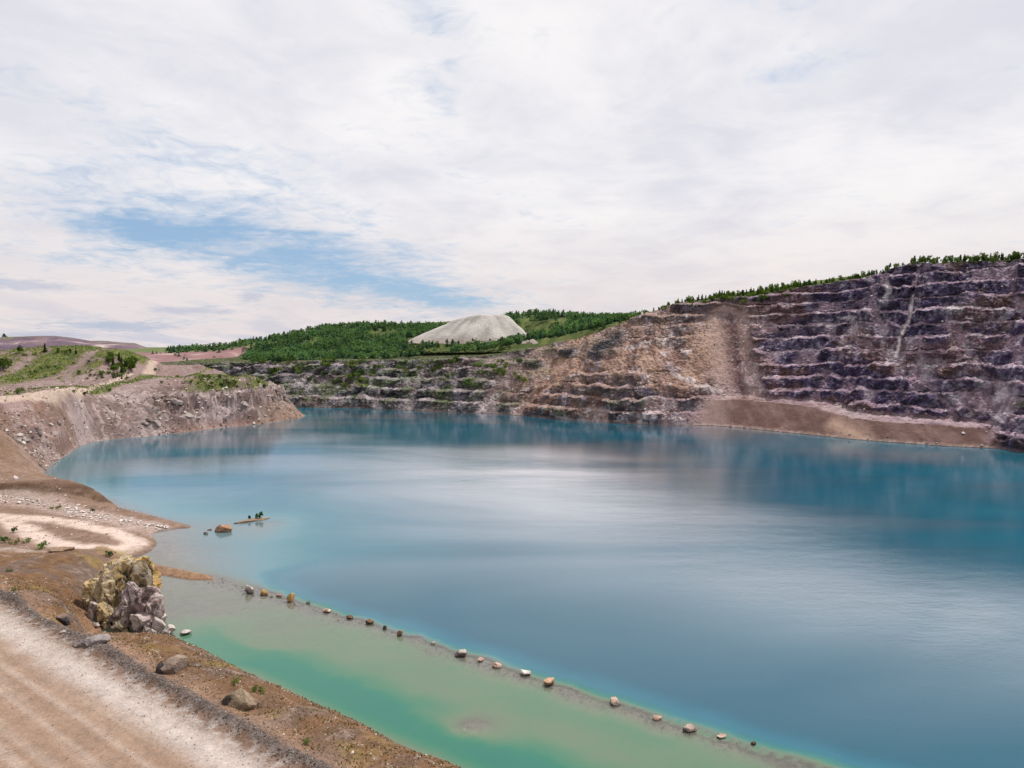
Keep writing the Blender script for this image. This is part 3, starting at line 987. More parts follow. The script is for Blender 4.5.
# where loose scree buries the benches
sc = np.zeros(UU.shape)
for a, k in (((610, 350, 62, 30), .95), ((560, 366, 42, 20), .95), ((520, 380, 35, 18), .8), ((655, 358, 42, 20), .9), ((705, 350, 24, 34), 1.0), ((690, 372, 26, 16), .95), ((500, 360, 28, 9), .7), ((640, 330, 40, 12), .6),
             ((985, 400, 40, 18), .75), ((1010, 385, 26, 10), .6), ((850, 330, 22, 14), .6), ((300, 382, 16, 14), .6), ((372, 372, 8, 9), .5), ((450, 395, 14, 9), .4), ((620, 395, 60, 12), .18), ((950, 345, 14, 8), .5), ((645, 345, 70, 38), .4), ((580, 395, 40, 12), .3)):
    sc = np.maximum(sc, wall_blob(*a) * k)
dl, _ = wall_line(((556, 338), (530, 358), (505, 385), (490, 403)), 3)
sc = np.maximum(sc, .85 * np.exp(-(dl / 9) ** 2))
dl2, _ = wall_line(((625, 335), (585, 362), (545, 385), (520, 408)), 3)
sc = np.maximum(sc, .85 * np.exp(-(dl2 / 8) ** 2))
dch, _ = wall_line(((729, 318), (731, 350), (733, 380), (736, 402)), 1)
chute = np.exp(-(dch / 5.5) ** 2)
chute_w = np.exp(-(dch / 14) ** 4)
sc = np.maximum(sc, chute_w)
wline, _ = wall_line(((912, 296), (905, 318), (897, 335), (890, 355)), 2)
wl2, _ = wall_line(((888, 283), (889, 292), (880, 302)), 2)
sc = np.maximum(sc, np.exp(-(wline / 4) ** 2) * .7)
for a in ((608, 350, 17, 13), (622, 338, 10, 8), (575, 352, 8, 6), (535, 365, 9, 5)):
    sc = sc * (1 - .95 * wall_blob(*a))
nsc = fbm(UU * .022, ZZ * .045, 0, 65, 3) + .35 * fbm(UU * .09, bench * 7.7, 0, 66, 2)
rib = fbm((UU * .9 + ZZ * .55) * .075, (UU - ZZ) * .010, 2.2, 55, 3)
sc_all = np.clip(sstep(.22, .62, sc * (.82 + .55 * rib + .35 * NWA)) + .30 * sstep(.25, .7, nsc), 0, 1)
# short talus cones spilling down single benches
cone = sstep(.12, .45, noise3(UU * .055, bench * 5.3 + 0.5, 0.3, 67) + .2 * NWA)
gully = sstep(.50, .85, ridged(UU * .020 + ZZ * .018, ZZ * .010 - UU * .004, 1.7, 57, 2) + .25 * NWB)
gully2 = sstep(.55, .9, ridged(UU * .028 - ZZ * .022, ZZ * .012, 6.1, 56, 2) + .25 * NWA)
mixs = np.clip(np.maximum(np.maximum(sc_all, cone * .8), np.maximum(gully, gully2 * .8) * .85), 0, 1)
v = v_st * (1 - mixs) + v_sl * mixs
v = v + (1 - .7 * mixs) * (5.0 * fbm(UU * .020, bench * 1.3 + ZZ * .01, 0, 68, 3) + 2.6 * fbm(UU * .085, bench * 2.1 + ZZ * .02, 0, 69, 3)) * sstep(0, 8, ZZ)
v = v + 2.2 * np.maximum(gully, gully2) * sstep(2, 12, ZZ)
v = v + 7 * fbm(UU * .010, ZZ * .012, 2, 71, 2) * sstep(0, 30, ZZ)
v = v - 22 * wall_blob(620, 362, 72, 42)                        # the central spur stands forward
v = v + 7.0 * chute - 4.0 * np.exp(-((dch - 17) / 6) ** 2) * sstep(10, 30, ZZ)
# brown talus apron along the water
ua, ub = u_at(690), u_at(1000)
A = sstep(ua - 6, ua + 14, U) * (1 - sstep(ub - 10, ub + 4, U))
zA = np.interp(U, [ua, u_at(735), u_at(800), u_at(845), u_at(900), ub], [17, 18.5, 16.5, 11.5, 11, 10]) + .8 * fbm(U * .03, 0, 0, 72, 2)
flat = np.interp(U, [ua, u_at(745), u_at(800), u_at(850), u_at(940), ub], [3, 6, 14, 19, 17, 12])
vA0 = zA * 1.42
stA = np.interp(zA, ZL, (np.floor(ZL / BH) + stair(ZL / BH - np.floor(ZL / BH))) * BH)
zAb, vA0b, flb, stAb = zA[None], vA0[None], flat[None], stA[None]
rest = np.maximum((Su - vA0 - flat) / np.maximum(Hu - stA, 5), .5)[None]
vhigh = vA0b + flb * sstep(0, 2.2, ZZ - zAb) + np.maximum(v / scale - stAb, 0) * rest
vap = np.where(ZZ < zAb, ZZ * 1.42 + (1.6 * fbm(UU * .045, ZZ * .03, 0, 73, 4) + .5 * fbm(UU * .3, ZZ * .2, 0, 74, 3)), vhigh)
Ab = A[None]
v = v * (1 - Ab) + vap * Ab
apron = Ab * (1 - sstep(-.5, 1.0, ZZ - zAb))
shelf = Ab * sstep(-.5, .6, ZZ - zAb) * (1 - sstep(3.0, 5.0, ZZ - zAb))
# crest
Hb = Hu[None]
over = np.maximum(ZZ - Hb, 0)
z = np.where(ZZ < Hb, ZZ, Hb + over * .06)
v = v + over * 1.2
isface = ((fr_ < FACE * .97) & (ZZ < Hb)).astype(float)
facew = isface * (1 - mixs) * (1 - apron) * (1 - shelf)
PX = SH[:, 0][None] + BACK[:, 0][None] * v
PY = SH[:, 1][None] + BACK[:, 1][None] * v
# rock relief
X3, Y3, Z3 = PX, PY, z
r1 = ridged(X3 * .06, Y3 * .06, Z3 * .05, 81, 3)
r2 = ridged(X3 * .19, Y3 * .19, Z3 * .13, 82, 3)
blk = np.round(3.2 * noise3(X3 * .13, Y3 * .13, Z3 * .16, 83)) / 3.2
r3 = fbm(X3 * .5, Y3 * .5, Z3 * .5, 84, 3)
jnt = np.round(2.5 * noise3(UU * .30 + .08 * ZZ, ZZ * .055, 3.3, 86)) / 2.5 + .6 * np.round(2 * noise3(UU * .09, ZZ * .42, 5.1, 87)) / 2
calm_ = 1 - np.maximum(apron, shelf * .1)
r0 = fbm(X3 * .028, Y3 * .028, Z3 * .04, 80, 2)
disp = calm_ * ((.35 + .65 * facew) * (2.5 * r0 + 3.2 * r1 + 2.4 * r2 + 2.4 * blk + 1.9 * jnt) + .9 * r3) + .2 * r3
disp = disp * np.where(chute_w > .3, 1 - .75 * chute_w, 1) * sstep(-1, 4, ZZ)
disp = disp * (1 - .62 * sc * (ZZ < Hb))
ddv = -disp * .9
PX = PX + BACK[:, 0][None] * ddv
PY = PY + BACK[:, 1][None] * ddv
z = z + calm_ * (.7 * r3 + .8 * r2 * (1 - facew)) * sstep(0, 4, ZZ) + .4 * wav * sstep(4, 14, ZZ) * (1 - Ab * sstep(20, 10, ZZ)) * (ZZ < Hb)
z[0] = np.minimum(z[0], -2.5)

# plateau rows behind the crest, easing down onto the land behind
v_top = v[-1]
ext = np.concatenate([np.linspace(3, 40, 14), np.linspace(50, 260, 12)])
EX = SH[:, 0][None] + BACK[:, 0][None] * (v_top[None] + ext[:, None])
EY = SH[:, 1][None] + BACK[:, 1][None] * (v_top[None] + ext[:, None])
zbk = ZB(EX, EY)
tt = sstep(10, 120, ext)[:, None]
EZ = z[-1][None] * (1 - tt) + (zbk + .4) * tt + .5 * fbm(EX * .08, EY * .08, 0, 85, 3)
rise = np.interp(SX, [75, 105, 152, 185, 205], [0, 9, 11, 8, 0])[None] * sstep(2, 42, ext)[:, None] * (1 - sstep(90, 200, ext)[:, None])
EZ = EZ + rise
EZ[-1] -= 6

# colours: dark purple-grey rock on the faces, pinkish rubble on the benches, tan and brown scree
q1 = fbm(X3 * .018, Y3 * .018, Z3 * .03, 91, 4)
q2 = fbm(X3 * .09, Y3 * .09, Z3 * .09, 92, 4)
q3 = fbm(X3 * .4, Y3 * .4, Z3 * .22, 93, 3)
rightw = sstep(u_at(640), u_at(760), UU)
cw = np.empty(UU.shape + (3,))
cw[...] = (0.30, 0.215, 0.235)                                                       # rubble
cw = lerp3(cw, (0.43, 0.345, 0.355), sstep(.1, .5, q2 + .4 * q3))
cw = lerp3(cw, (0.17, 0.13, 0.14), sstep(.2, .5, -q2 - .5 * q3) * .8)
cw = lerp3(cw, (0.27, 0.165, 0.125), sstep(.0, .5, q1) * .65 * (1 - .5 * rightw))
dark = lerp3(np.broadcast_to(np.array((0.085, 0.080, 0.088)), cw.shape), (0.066, 0.048, 0.100), rightw)
q4 = fbm(UU * .22, ZZ * .05, bench, 90, 3)
dark = lerp3(dark, (0.20, 0.165, 0.235), sstep(.15, .42, q2 * .7 + .45 * q3 + .35 * q4) * .85)
dark = lerp3(dark, (0.024, 0.022, 0.034), sstep(.05, .4, -q2 * .7 + .4 * q3 - .3 * q4) * .85)
dark = lerp3(dark, (0.23, 0.13, 0.10), sstep(.1, .5, q1 - .3 * q2) * .6 * (1 - .3 * rightw))
cw = lerp3(cw, cw * np.array((.95, .93, 1.08)), rightw)
cw = lerp3(cw, (0.40, 0.355, 0.395), rightw * sstep(.25, .6, .6 * q1 + .5 * q2 + .4 * q3) * .6)
fm = np.clip(sstep(.10, .45, facew) * sstep(-.75, -.25, .5 * q3 + .6 * (1 - mixs) - .4 + .4 * q2), 0, 1)
cw = lerp3(cw, dark, fm)
# loose spur scree
lean = fbm((UU * .9 + ZZ * .5) * .10, (UU - ZZ) * .012, 0, 94, 4)
tan_s2 = lerp3(np.broadcast_to(np.array((0.355, 0.232, 0.172)), cw.shape), (0.215, 0.125, 0.098), sstep(-.2, .4, lean + .3 * q1))
tan_s2 = lerp3(tan_s2, (0.37, 0.285, 0.27), sstep(.15, .6, q2 + .3 * lean))
spur = np.zeros(UU.shape)
for a in ((600, 360, 95, 52), (520, 375, 50, 30), (680, 350, 50, 45)):
    spur = np.maximum(spur, wall_blob(*a))
cw = lerp3(cw, tan_s2, np.clip(sc * 1.25, 0, 1) * .9 * np.clip(spur * 1.6, .15, 1))
cw = lerp3(cw, tan_s2, spur * (1 - fm) * .7)
for a, k in (((500, 360, 30, 8), .8), ((575, 345, 30, 8), .55), ((655, 315, 45, 8), .4)):
    cw = lerp3(cw, (0.38, 0.25, 0.175), wall_blob(*a) * k * (1 - fm * .7))
for a in ((608, 350, 16, 12), (622, 338, 9, 8), (575, 352, 8, 6), (535, 365, 9, 5)):
    cw = lerp3(cw, (0.05, 0.052, 0.058), wall_blob(*a) * .85)
cw = lerp3(cw, (0.12, 0.068, 0.07), chute * .9)
cw = lerp3(cw, (0.36, 0.26, 0.235), np.clip(chute_w - chute, 0, 1) * .75)
# pale veins and dumped white rock
wv = np.exp(-(wline / (1.8 + 1.0 * q3)) ** 2) + .9 * np.exp(-(wl2 / 1.8) ** 2)
for pts, wd_, k in ((((670, 333), (690, 352)), 3.5, .7), (((676, 372), (700, 385), (722, 398), (718, 404)), 2.2, .85), (((650, 340), (672, 346)), 3.0, .7), (((560, 425), (650, 425)), 2.0, .6),
                    (((836, 345), (860, 318), (884, 300)), 4, .4), (((985, 268), (1010, 262)), 2.5, .5), (((300, 372), (310, 395)), 4, .35), (((455, 360), (458, 376)), 2.5, .4), (((474, 392), (478, 400)), 2.5, .4)):
    dl, _ = wall_line(pts, 3)
    wv = np.maximum(wv, k * np.exp(-(dl / wd_) ** 2) * sstep(-.5, .3, q3 + q2))
for a, k in (((672, 345, 24, 12), .5), ((640, 412, 70, 12), .25), ((985, 400, 45, 25), .35), ((950, 310, 14, 7), .5), ((850, 322, 25, 16), .35), ((330, 390, 70, 20), .25), ((700, 405, 12, 6), .4)):
    wv = np.maximum(wv, wall_blob(*a) * sstep(-.25, .45, q2 + .5 * q3) * k * 1.5)
wv = np.maximum(wv, sstep(.55, .75, q2 * .4 + q3 * .75 + .2 * q1) * .5)
wv = np.maximum(wv, np.maximum(gully, gully2) * sstep(.1, .5, .6 * q2 + .8 * q3) * .3)
cw = lerp3(cw, (0.66, 0.60, 0.60), np.clip(wv, 0, 1) * .85)
ap = lerp3(np.broadcast_to(np.array((0.098, 0.054, 0.047)), cw.shape), (0.165, 0.102, 0.090), sstep(-.3, .6, .5 * q2 + .8 * fbm((UU + ZZ * 1.2) * .07, ZZ * .01, 0, 95, 4)))
ap = lerp3(ap, (0.25, 0.175, 0.16), sstep(u_at(735), u_at(705), UU) * .6)  # left end paler: its sunlit side painted into the talus colour
cw = lerp3(cw, ap, apron)
rp, _ = wall_line(((832, 423), (848, 431), (866, 440)))
cw = lerp3(cw, (0.33, 0.225, 0.17), np.exp(-(rp / 4) ** 2) * Ab * .8)
cw = lerp3(cw, (0.30, 0.24, 0.23), Ab * apron * sstep(2.6, .4, ZZ) * sstep(-.1, .4, q3) * .7)
cw = lerp3(cw, (0.30, 0.215, 0.21), shelf * .6 * sstep(-.5, .1, q2 + .5 * q3))
cw = lerp3(cw, (0.33, 0.16, 0.10), Ab * sstep(u_at(985), u_at(1010), UU) * sstep(8, 3, ZZ) * .8)
# moss and low growth
gr = sstep(.15, .55, fbm(UU * .05, bench * 3 + ZZ * .02, 0, 96, 3)) * (1 - isface * .7) * sstep(u_at(600), u_at(500), UU)
for a in ((620, 402, 8, 4), (645, 402, 6, 3), (570, 410, 18, 4), (1020, 405, 14, 3), (350, 380, 30, 8), (400, 370, 20, 10), (1020, 408, 10, 3)):
    gr = np.maximum(gr, wall_blob(*a) * sstep(-.3, .3, q2))
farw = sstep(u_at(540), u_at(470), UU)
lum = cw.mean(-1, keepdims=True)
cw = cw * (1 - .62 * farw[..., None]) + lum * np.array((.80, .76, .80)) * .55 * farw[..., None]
gr = np.maximum(gr, farw * sstep(.05, .45, fbm(UU * .04, ZZ * .10, 7, 98, 4)) * .8 * sstep(3, 9, ZZ))
cw = lerp3(cw, (0.075, 0.115, 0.035), np.clip(gr, 0, 1) * .7)
plat = sstep(-1.5, 1.0, ZZ - Hb)
cw = lerp3(cw, (0.075, 0.095, 0.03), plat * .8)
cw = lerp3(cw, (0.36, 0.26, 0.21), sstep(2.2, .3, z) * .35)
ec = lerp3(np.broadcast_to(np.array((0.06, 0.085, 0.025)), EX.shape + (3,)), (0.12, 0.135, 0.04), sstep(-.2, .5, fbm(EX * .05, EY * .05, 0, 97, 3)))

allx = np.vstack([PX, EX])
ally = np.vstack([PY, EY])
allz = np.vstack([z, EZ])
allc = np.concatenate([cw, ec], 0)
allg = np.vstack([np.clip(1 - .95 * apron - .55 * sc_all * spur, .1, 1), np.ones_like(EX)])
WNR = allx.shape[0]
keepw = np.abs(allx) < 0.84 * ally + 40
f = grid_faces(WNR, NU, keepw)
co_, f_, c_, g_ = compact(np.stack([allx, ally, allz], -1).reshape(-1, 3), f, allc.reshape(-1, 3), allg.ravel())
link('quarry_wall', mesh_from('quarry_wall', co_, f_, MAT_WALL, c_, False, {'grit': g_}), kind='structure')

# background land: kept under the wall's own sheet
ctr = SH[200:-100:4]
under = np.zeros(gx.shape, bool)
poly = [tuple(p) for p in SH[::20]] + [tuple(SH[i] + BACK[i] * (v_top[i] + 195)) for i in range(NU - 1, -1, -20)]
und = inside(gx, gy, poly)
poly_in = [tuple(SH[i] - BACK[i] * 30) for i in range(0, NU, 20)] + [tuple(SH[i] + BACK[i] * (v_top[i] + 150)) for i in range(NU - 1, -1, -20)]
hole = inside(gx, gy, poly_in)
lakeside = inside(gx, gy, [tuple(p) for p in SH[::20]] + [(450, 0), (-800, 0), (-800, 700)])
gz = np.where(und, gz - 8, gz)
gz = np.where((gx < -250) & (gy < 700), np.minimum(gz, 28), gz)
f = grid_faces(*gx.shape, keep=(np.abs(gx) < .9 * gy + 100) & ~lakeside & ~hole)
co_, f_, c_ = compact(np.stack([gx, gy, gz], -1).reshape(-1, 3), f, gc.reshape(-1, 3))
link('terrain', mesh_from('terrain', co_, f_, MAT_FAR, c_, True), kind='structure')
# the far plain out to the horizon, well below everything else
fx, fy = np.meshgrid(np.linspace(-16000, 16000, 41), np.linspace(-6000, 18000, 31))
fzz = np.where((np.hypot(fx, fy) < 2500), -30.0, 0.0) + 4 * fbm(fx * .0006, fy * .0006, 0, 99, 3)
fcol = np.broadcast_to(np.array((0.08, 0.11, 0.06)), fx.shape + (3,))
link('plain', mesh_from('plain', np.stack([fx, fy, fzz], -1).reshape(-1, 3), grid_faces(*fx.shape), MAT_FAR, fcol.reshape(-1, 3), True), kind='structure')

# long purple waste hills on the far left
hx = np.arange(-1500, -430, 6.0)
hy = np.arange(1080, 1600, 8.0)
hX, hY = np.meshgrid(hx, hy)
skyl = [PD(px, py, 1300) for px, py in ((-140, 340), (-40, 339), (0, 337.5), (20, 336.5), (55, 336), (72, 338), (92, 341.5), (98, 341), (115, 342), (135, 343.2), (147, 348), (156, 350), (165, 352), (200, 355))]
ridge = np.interp(hX * 1300 / hY, [p[0] for p in skyl], [p[2] for p in skyl])
prof = sstep(1090, 1290, hY) * (1 - .4 * sstep(1330, 1600, hY))
terr = np.round(prof * 4 + .5 * fbm(hX * .01, hY * .01, 0, 104, 2)) / 4 * .55 + prof * .45
hZ = 44 + (ridge - 44) * terr + 1.2 * fbm(hX * .02, hY * .02, 0, 101, 3)
hn = fbm(hX * .02, hY * .03, hZ * .05, 102, 4)
hc = lerp3(np.broadcast_to(np.array((0.11, 0.078, 0.105)), hX.shape + (3,)), (0.20, 0.14, 0.15), sstep(-.2, .5, hn))
hc = lerp3(hc, (0.11, 0.12, 0.06), sstep(.86, .97, prof) * sstep(-.4, .2, hn))
hc = lerp3(hc, (0.5, 0.42, 0.38), sstep(.45, .7, hn) * .7)
link('hills', mesh_from('hills', np.stack([hX, hY, hZ], -1).reshape(-1, 3), grid_faces(*hX.shape), MAT_FAR, hc.reshape(-1, 3), True), kind='structure')

# ------------------------------------------------------------------ grey waste heap beyond the pit
ha, hr = np.meshgrid(np.linspace(0, 2 * math.pi, 121)[:-1], np.linspace(0, 1, 30))
hc0 = PD(470, 341, 870)
topl = PD(482, 314.8, 870)
HH = topl[2] - hc0[2] + 3
rx_o, ry_o = 86.0, 62.0
rx_i, ry_i = 37.0, 24.0
tt = np.clip((hr - .05) / .95, 0, 1)
cx_t, cx_b = topl[0] - 3, hc0[0]
rx = np.where(hr < .22, rx_i * hr / .22, rx_i + (rx_o - rx_i) * (hr - .22) / .78)
ry = np.where(hr < .22, ry_i * hr / .22, ry_i + (ry_o - ry_i) * (hr - .22) / .78)
cx = cx_t + (cx_b - cx_t) * np.clip((hr - .22) / .78, 0, 1)
hzz = np.where(hr < .22, HH * (1 - .04 * (hr / .22) ** 2), HH * (.96 - .96 * np.clip((hr - .22) / .78, 0, 1) ** .92))
gl_ = fbm(np.cos(ha) * 3.1, np.sin(ha) * 3.1, hr * 1.2, 103, 4)
lobe = np.clip(-np.cos(ha), 0, 1)                               # the lower left shoulder
hzz = hzz * (1 - .24 * lobe * sstep(0, .3, hr)) + gl_ * 1.9 * sstep(.06, .4, hr) + .8 * fbm(np.cos(ha) * 18, np.sin(ha) * 18, hr, 105, 2) * sstep(.15, .4, hr)
rx, ry = rx * (1 + .05 * gl_), ry * (1 + .05 * gl_)
HX, HY, HZ = cx + rx * np.cos(ha) - hc0[0], ry * np.sin(ha), hzz - 3
nr_, nc_ = HX.shape
idx = np.arange(nr_ * nc_).reshape(nr_, nc_)
nxt = np.roll(idx, -1, 1)
fq = np.stack([idx[:-1], idx[1:], nxt[1:], nxt[:-1]], -1).reshape(-1, 4)
hcl = lerp3(np.broadcast_to(np.array((0.285, 0.268, 0.248)), HX.shape + (3,)), (0.40, 0.375, 0.35), sstep(-.3, .4, gl_))
hcl = lerp3(hcl, (0.29, 0.225, 0.20), sstep(.75, 1, hr) * .7)
link('waste_heap', mesh_from('waste_heap', np.stack([HX, HY, HZ], -1).reshape(-1, 3), fq, MAT_HEAP, hcl.reshape(-1, 3), True),
     loc=tuple(hc0), label='pale grey flat-topped waste rock heap above the forest beyond the pit', cat='spoil heap')


# ------------------------------------------------------------------ boulders
def ico(sub):
    import bmesh
    bm = bmesh.new()
    bmesh.ops.create_icosphere(bm, subdivisions=sub, radius=1.0)
    v_ = np.array([v.co[:] for v in bm.verts])
    f_ = np.array([[v.index for v in fc.verts] for fc in bm.faces])
    bm.free()
    return v_, f_


ICO = {k: ico(k) for k in (1, 2, 3, 4, 5)}


def rock_mesh(name, sub, dims, seed, col1, col2, cuts=9, rough=.12, top_col=None, flatten=0.0, mat=None, wet=None):
    r = np.random.default_rng(seed)
    vv, ff = ICO[sub]
    vv = vv.copy()
    for _ in range(cuts):
        n = r.normal(size=3)
        n /= np.linalg.norm(n)
        d = r.uniform(.44, .82)
        k = np.maximum(vv @ n - d, 0)
        vv -= n[None] * k[:, None]
    nn = fbm(vv[:, 0] * 1.6, vv[:, 1] * 1.6, vv[:, 2] * 1.6, seed, 4)
    bl = np.round(2.5 * noise3(vv[:, 0] * 2.2, vv[:, 1] * 2.2, vv[:, 2] * 2.2, seed + 5)) / 2.5
    vv *= (1 + rough * nn + rough * .7 * bl)[:, None]
    vv *= np.asarray(dims)[None] * .5 / .85
    lowz = -dims[2] * .5 * (1 - flatten)
    vv[:, 2] = np.maximum(vv[:, 2], lowz)
    m1 = fbm(vv[:, 0] * .9 + 7, vv[:, 1] * .9, vv[:, 2] * .9, seed + 9, 3)
    cc = lerp3(np.broadcast_to(np.array(col1), vv.shape), col2, sstep(-.3, .4, m1))
    if top_col is not None:
        cc = lerp3(cc, top_col, sstep(.05, .35, vv[:, 2] / dims[2] + .15 * m1))
    if wet is not None:
        cc = lerp3(cc, cc * .3, sstep(wet + .30, wet + .10, vv[:, 2] + .08 * m1))
    return mesh_from(name, vv, ff, mat or MAT_STONE, cc, False)


def boulder(name, p, dims, seed, label, c1, c2, top=None, rot=0.0, sub=3, sunk=.35, group=None, cat='boulder', cuts=9):
    me = rock_mesh(name, sub, dims, seed, c1, c2, cuts + 9, .08, top, wet=-dims[2] * (.5 - sunk) if p[2] < .3 else None)
    o = link(name, me, label=label, cat=cat, group=group, loc=(p[0], p[1], p[2] + dims[2] * (.5 - sunk)))
    o.rotation_euler = (0, 0, rot)
    return o


GREY, DARK_, OCH, PALE = (.22, .185, .175), (.075, .062, .058), (.34, .19, .06), (.44, .385, .35)
TANC, BRN = (.31, .21, .155), (.165, .10, .06)
CA_G = 'boulders along the sunken causeway'
# px, py (waterline), width px, height px, colours, top, label
cz = [
    (249, 594, 12.5, 10, DARK_, GREY, PALE, 'large dark boulder with white top, biggest at the far left end of the causeway row'),
    (263, 595.5, 11.5, 7, OCH, BRN, (.42, .27, .10), 'low ochre boulder right beside the large white-topped boulder'),
    (278, 597, 8, 3.4, TANC, TANC, None, 'small flat tan stone between the two ochre boulders'),
    (289.5, 602, 12, 9, OCH, BRN, (.46, .30, .12), 'tall ochre boulder, right one of the two ochre boulders'),
    (308, 604, 7, 3, GREY, DARK_, None, 'tiny dark stone right of the tall ochre boulder'),
    (327, 612.5, 12, 3.6, (.52, .38, .28), TANC, None, 'flat pale tan slab awash left of the dark boulders'),
    (350, 619, 8.5, 4.5, DARK_, BRN, None, 'small dark boulder, first one right of the flat tan slab'),
    (369, 624, 11, 6, BRN, DARK_, (.24, .15, .08), 'wide brown boulder, largest of the four dark boulders mid row'),
    (384.5, 629.5, 6, 4, DARK_, DARK_, None, 'smallest black stone among the four dark boulders mid row'),
    (399.5, 636, 8.5, 6.5, BRN, DARK_, (.25, .15, .08), 'pointed dark brown boulder at the right end of the four dark ones'),
    (433, 644.5, 6, 3, PALE, GREY, None, 'small pale stone barely breaking the surface left of the white-topped boulder'),
    (461, 657.5, 14, 8, DARK_, DARK_, PALE, 'flat boulder with white top and black waterline, middle of the causeway row'),
    (481, 661.5, 9, 3.5, (.36, .23, .19), TANC, None, 'small reddish stone just right of the flat white-topped boulder'),
    (497, 668, 12, 4.5, (.46, .33, .28), TANC, None, 'flat pinkish slab awash in the middle of the row'),
    (525, 675.5, 13, 6, GREY, PALE, (.72, .66, .6), 'low white boulder with a dark notch in its front'),
    (549.5, 686, 13.5, 9, TANC, BRN, (.46, .30, .20), 'tall orange-brown boulder right of the low white boulder'),
    (615.5, 705, 14, 7.5, TANC, GREY, (.50, .37, .28), 'lone peaked tan boulder right of the wide gap in the row'),
    (658, 720, 11, 4, (.44, .31, .26), TANC, None, 'flat pink stone left of the split pink boulder'),
    (690, 733, 15, 7.5, GREY, TANC, (.60, .46, .40), 'split pink and grey boulder near the right end of the row'),
    (722, 739, 13, 3.4, (.44, .33, .26), TANC, None, 'flat pale slab awash right of the split pink boulder'),
    (754, 745.5, 6, 4, DARK_, BRN, None, 'tiny dark stone standing by the causeway end at the bottom edge'),
]
for i, (px, py, wpx, hpx, c1, c2, tp, lab) in enumerate(cz):
    p = P(px, py, 0)
    k = np.linalg.norm(p - np.array([0, 0, CAMZ])) / FPX
    w_ = wpx * k * .80
    h_ = hpx * k * .84
    boulder('boulder', p + np.array([0, w_ * .25, 0]), (w_, w_ * .85, h_ * 1.3), 300 + i, lab, c1, c2, tp, 0.0, 3, .26, CA_G)

# rocks drowned in the green pool
for i, (px, py, wpx) in enumerate(((447, 727, 9), (452, 731, 6), (465, 731, 10), (474, 733, 13), (470, 743, 14), (461, 745, 12), (487, 748, 11), (480, 738, 8))):
    p = P(px, py, -.5)
    k = p[1] / FPX * 1.05
    boulder('sunken_boulder', (p[0], p[1], -.95), (wpx * k, wpx * k * .8, 1.3 if i < 4 else 1.05), 340 + i, 'brown boulder drowned under the green pool water, one of a cluster', TANC, GREY, (.50, .34, .27), 0, 2, .3, 'sunken boulders in the green pool')

# islets
p = P(222, 532, 0)
boulder('rock_islet', p + np.array([0, 1, 0]), (6.4, 5, 4.2), 361, 'brown peaked rock islet standing off the tip of the gravel spit', BRN, TANC, (.30, .18, .11), .4, 4, .45, None, 'islet', 7)
p = P(206, 534, 0)
boulder('rock', p, (1.7, 1.4, 1.4), 362, 'small dark rock in the shallows left of the brown islet', DARK_, GREY, None, 0, 3, .4, None, 'rock')
p = P(210, 530, 0)
boulder('rock', p, (1.9, 1.2, .8), 363, 'tiny flat brown rock between the spit tip and the islet', BRN, GREY, None, 0, 3, .4, None, 'rock')
pa, pb = P(236, 523.5, 0), P(267, 518.5, 0)
L = np.linalg.norm(pb - pa)
me = rock_mesh('gravel_bar', 4, (L, 2.6, 1.3), 364, (.27, .19, .13), (.20, .14, .09), 3, .18)
gb = link('gravel_bar', me, label='thin gravel bar with small green plants out in the lake', cat='gravel bar', loc=tuple((pa + pb) / 2 + np.array([0, 0, -.12])))
gb.rotation_euler = (0, 0, math.atan2(pb[1] - pa[1], pb[0] - pa[0]))

# boulders on the bank and by the outcrop
for px, py, wpx, hpx, c1, c2, tp, lab, sub in (
    (171, 672, 30, 21, (.17, .125, .10), (.12, .085, .07), (.25, .19, .15), 'large brown boulder with black hollow on the bank above the green pool', 5),
    (160, 674, 11, 16, DARK_, (.06, .05, .05), None, 'dark slab leaning on the left of the large brown bank boulder', 4),  # near-black slab added where the boulder's left side lies in shadow
    (196, 667, 7, 5, GREY, DARK_, None, 'small grey stone right of the large brown bank boulder', 3),
    (238, 708, 32, 17, (.20, .145, .10), (.145, .10, .068), (.25, .19, .13), 'broad low tan boulder half buried in the lower bank', 5),
    (226, 706, 9, 15, DARK_, (.07, .06, .05), None, 'dark upright slab at the left end of the low tan boulder', 4),
    (252, 707, 9, 9, GREY, BRN, None, 'grey stone at the right end of the low tan boulder', 3),
    (62, 623, 12, 13, (.045, .04, .045), (.09, .075, .075), (.18, .13, .11), 'black boulder on the brown slope left of the yellow cliff', 4),
    (95, 644, 22, 9, (.20, .175, .17), (.25, .215, .21), (.25, .22, .22), 'smooth pale grey slab at the roadside below the yellow cliff', 4),
    (78, 648, 14, 7, (.24, .19, .18), (.30, .24, .22), None, 'brown slab left of the smooth grey roadside slab', 4),
    (63, 634, 7, 3.5, PALE, TANC, None, 'small white stone lying between road and black boulder', 3),
    (4, 584, 5, 3, PALE, PALE, None, 'small white stone at the left edge of the brown terrace', 3),
    (15, 480, 7, 5, (.5, .42, .40), GREY, (.62, .52, .50), 'pale boulder on the beach at the foot of the scree slope', 3),
    (59, 552, 24, 6, (.21, .14, .10), (.17, .115, .08), (.23, .155, .11), 'low brown earth hump with a shrub on the white patch', 4),
):
    h = land_hit(px, py)
    if h is None:
        continue
    k = np.linalg.norm(h - np.array([0, 0, CAMZ])) / FPX
    w_, h_ = wpx * k * .88, hpx * k * .92
    boulder('earth_hump' if 'hump' in lab else 'boulder', h + np.array([0, w_ * .2, 0]), (w_, w_ * .8, h_ * 1.15), int(px * 7 + py), lab, c1, c2, tp, random.uniform(-.3, .3), sub, .40, None, 'hump' if 'hump' in lab else 'boulder', 8)


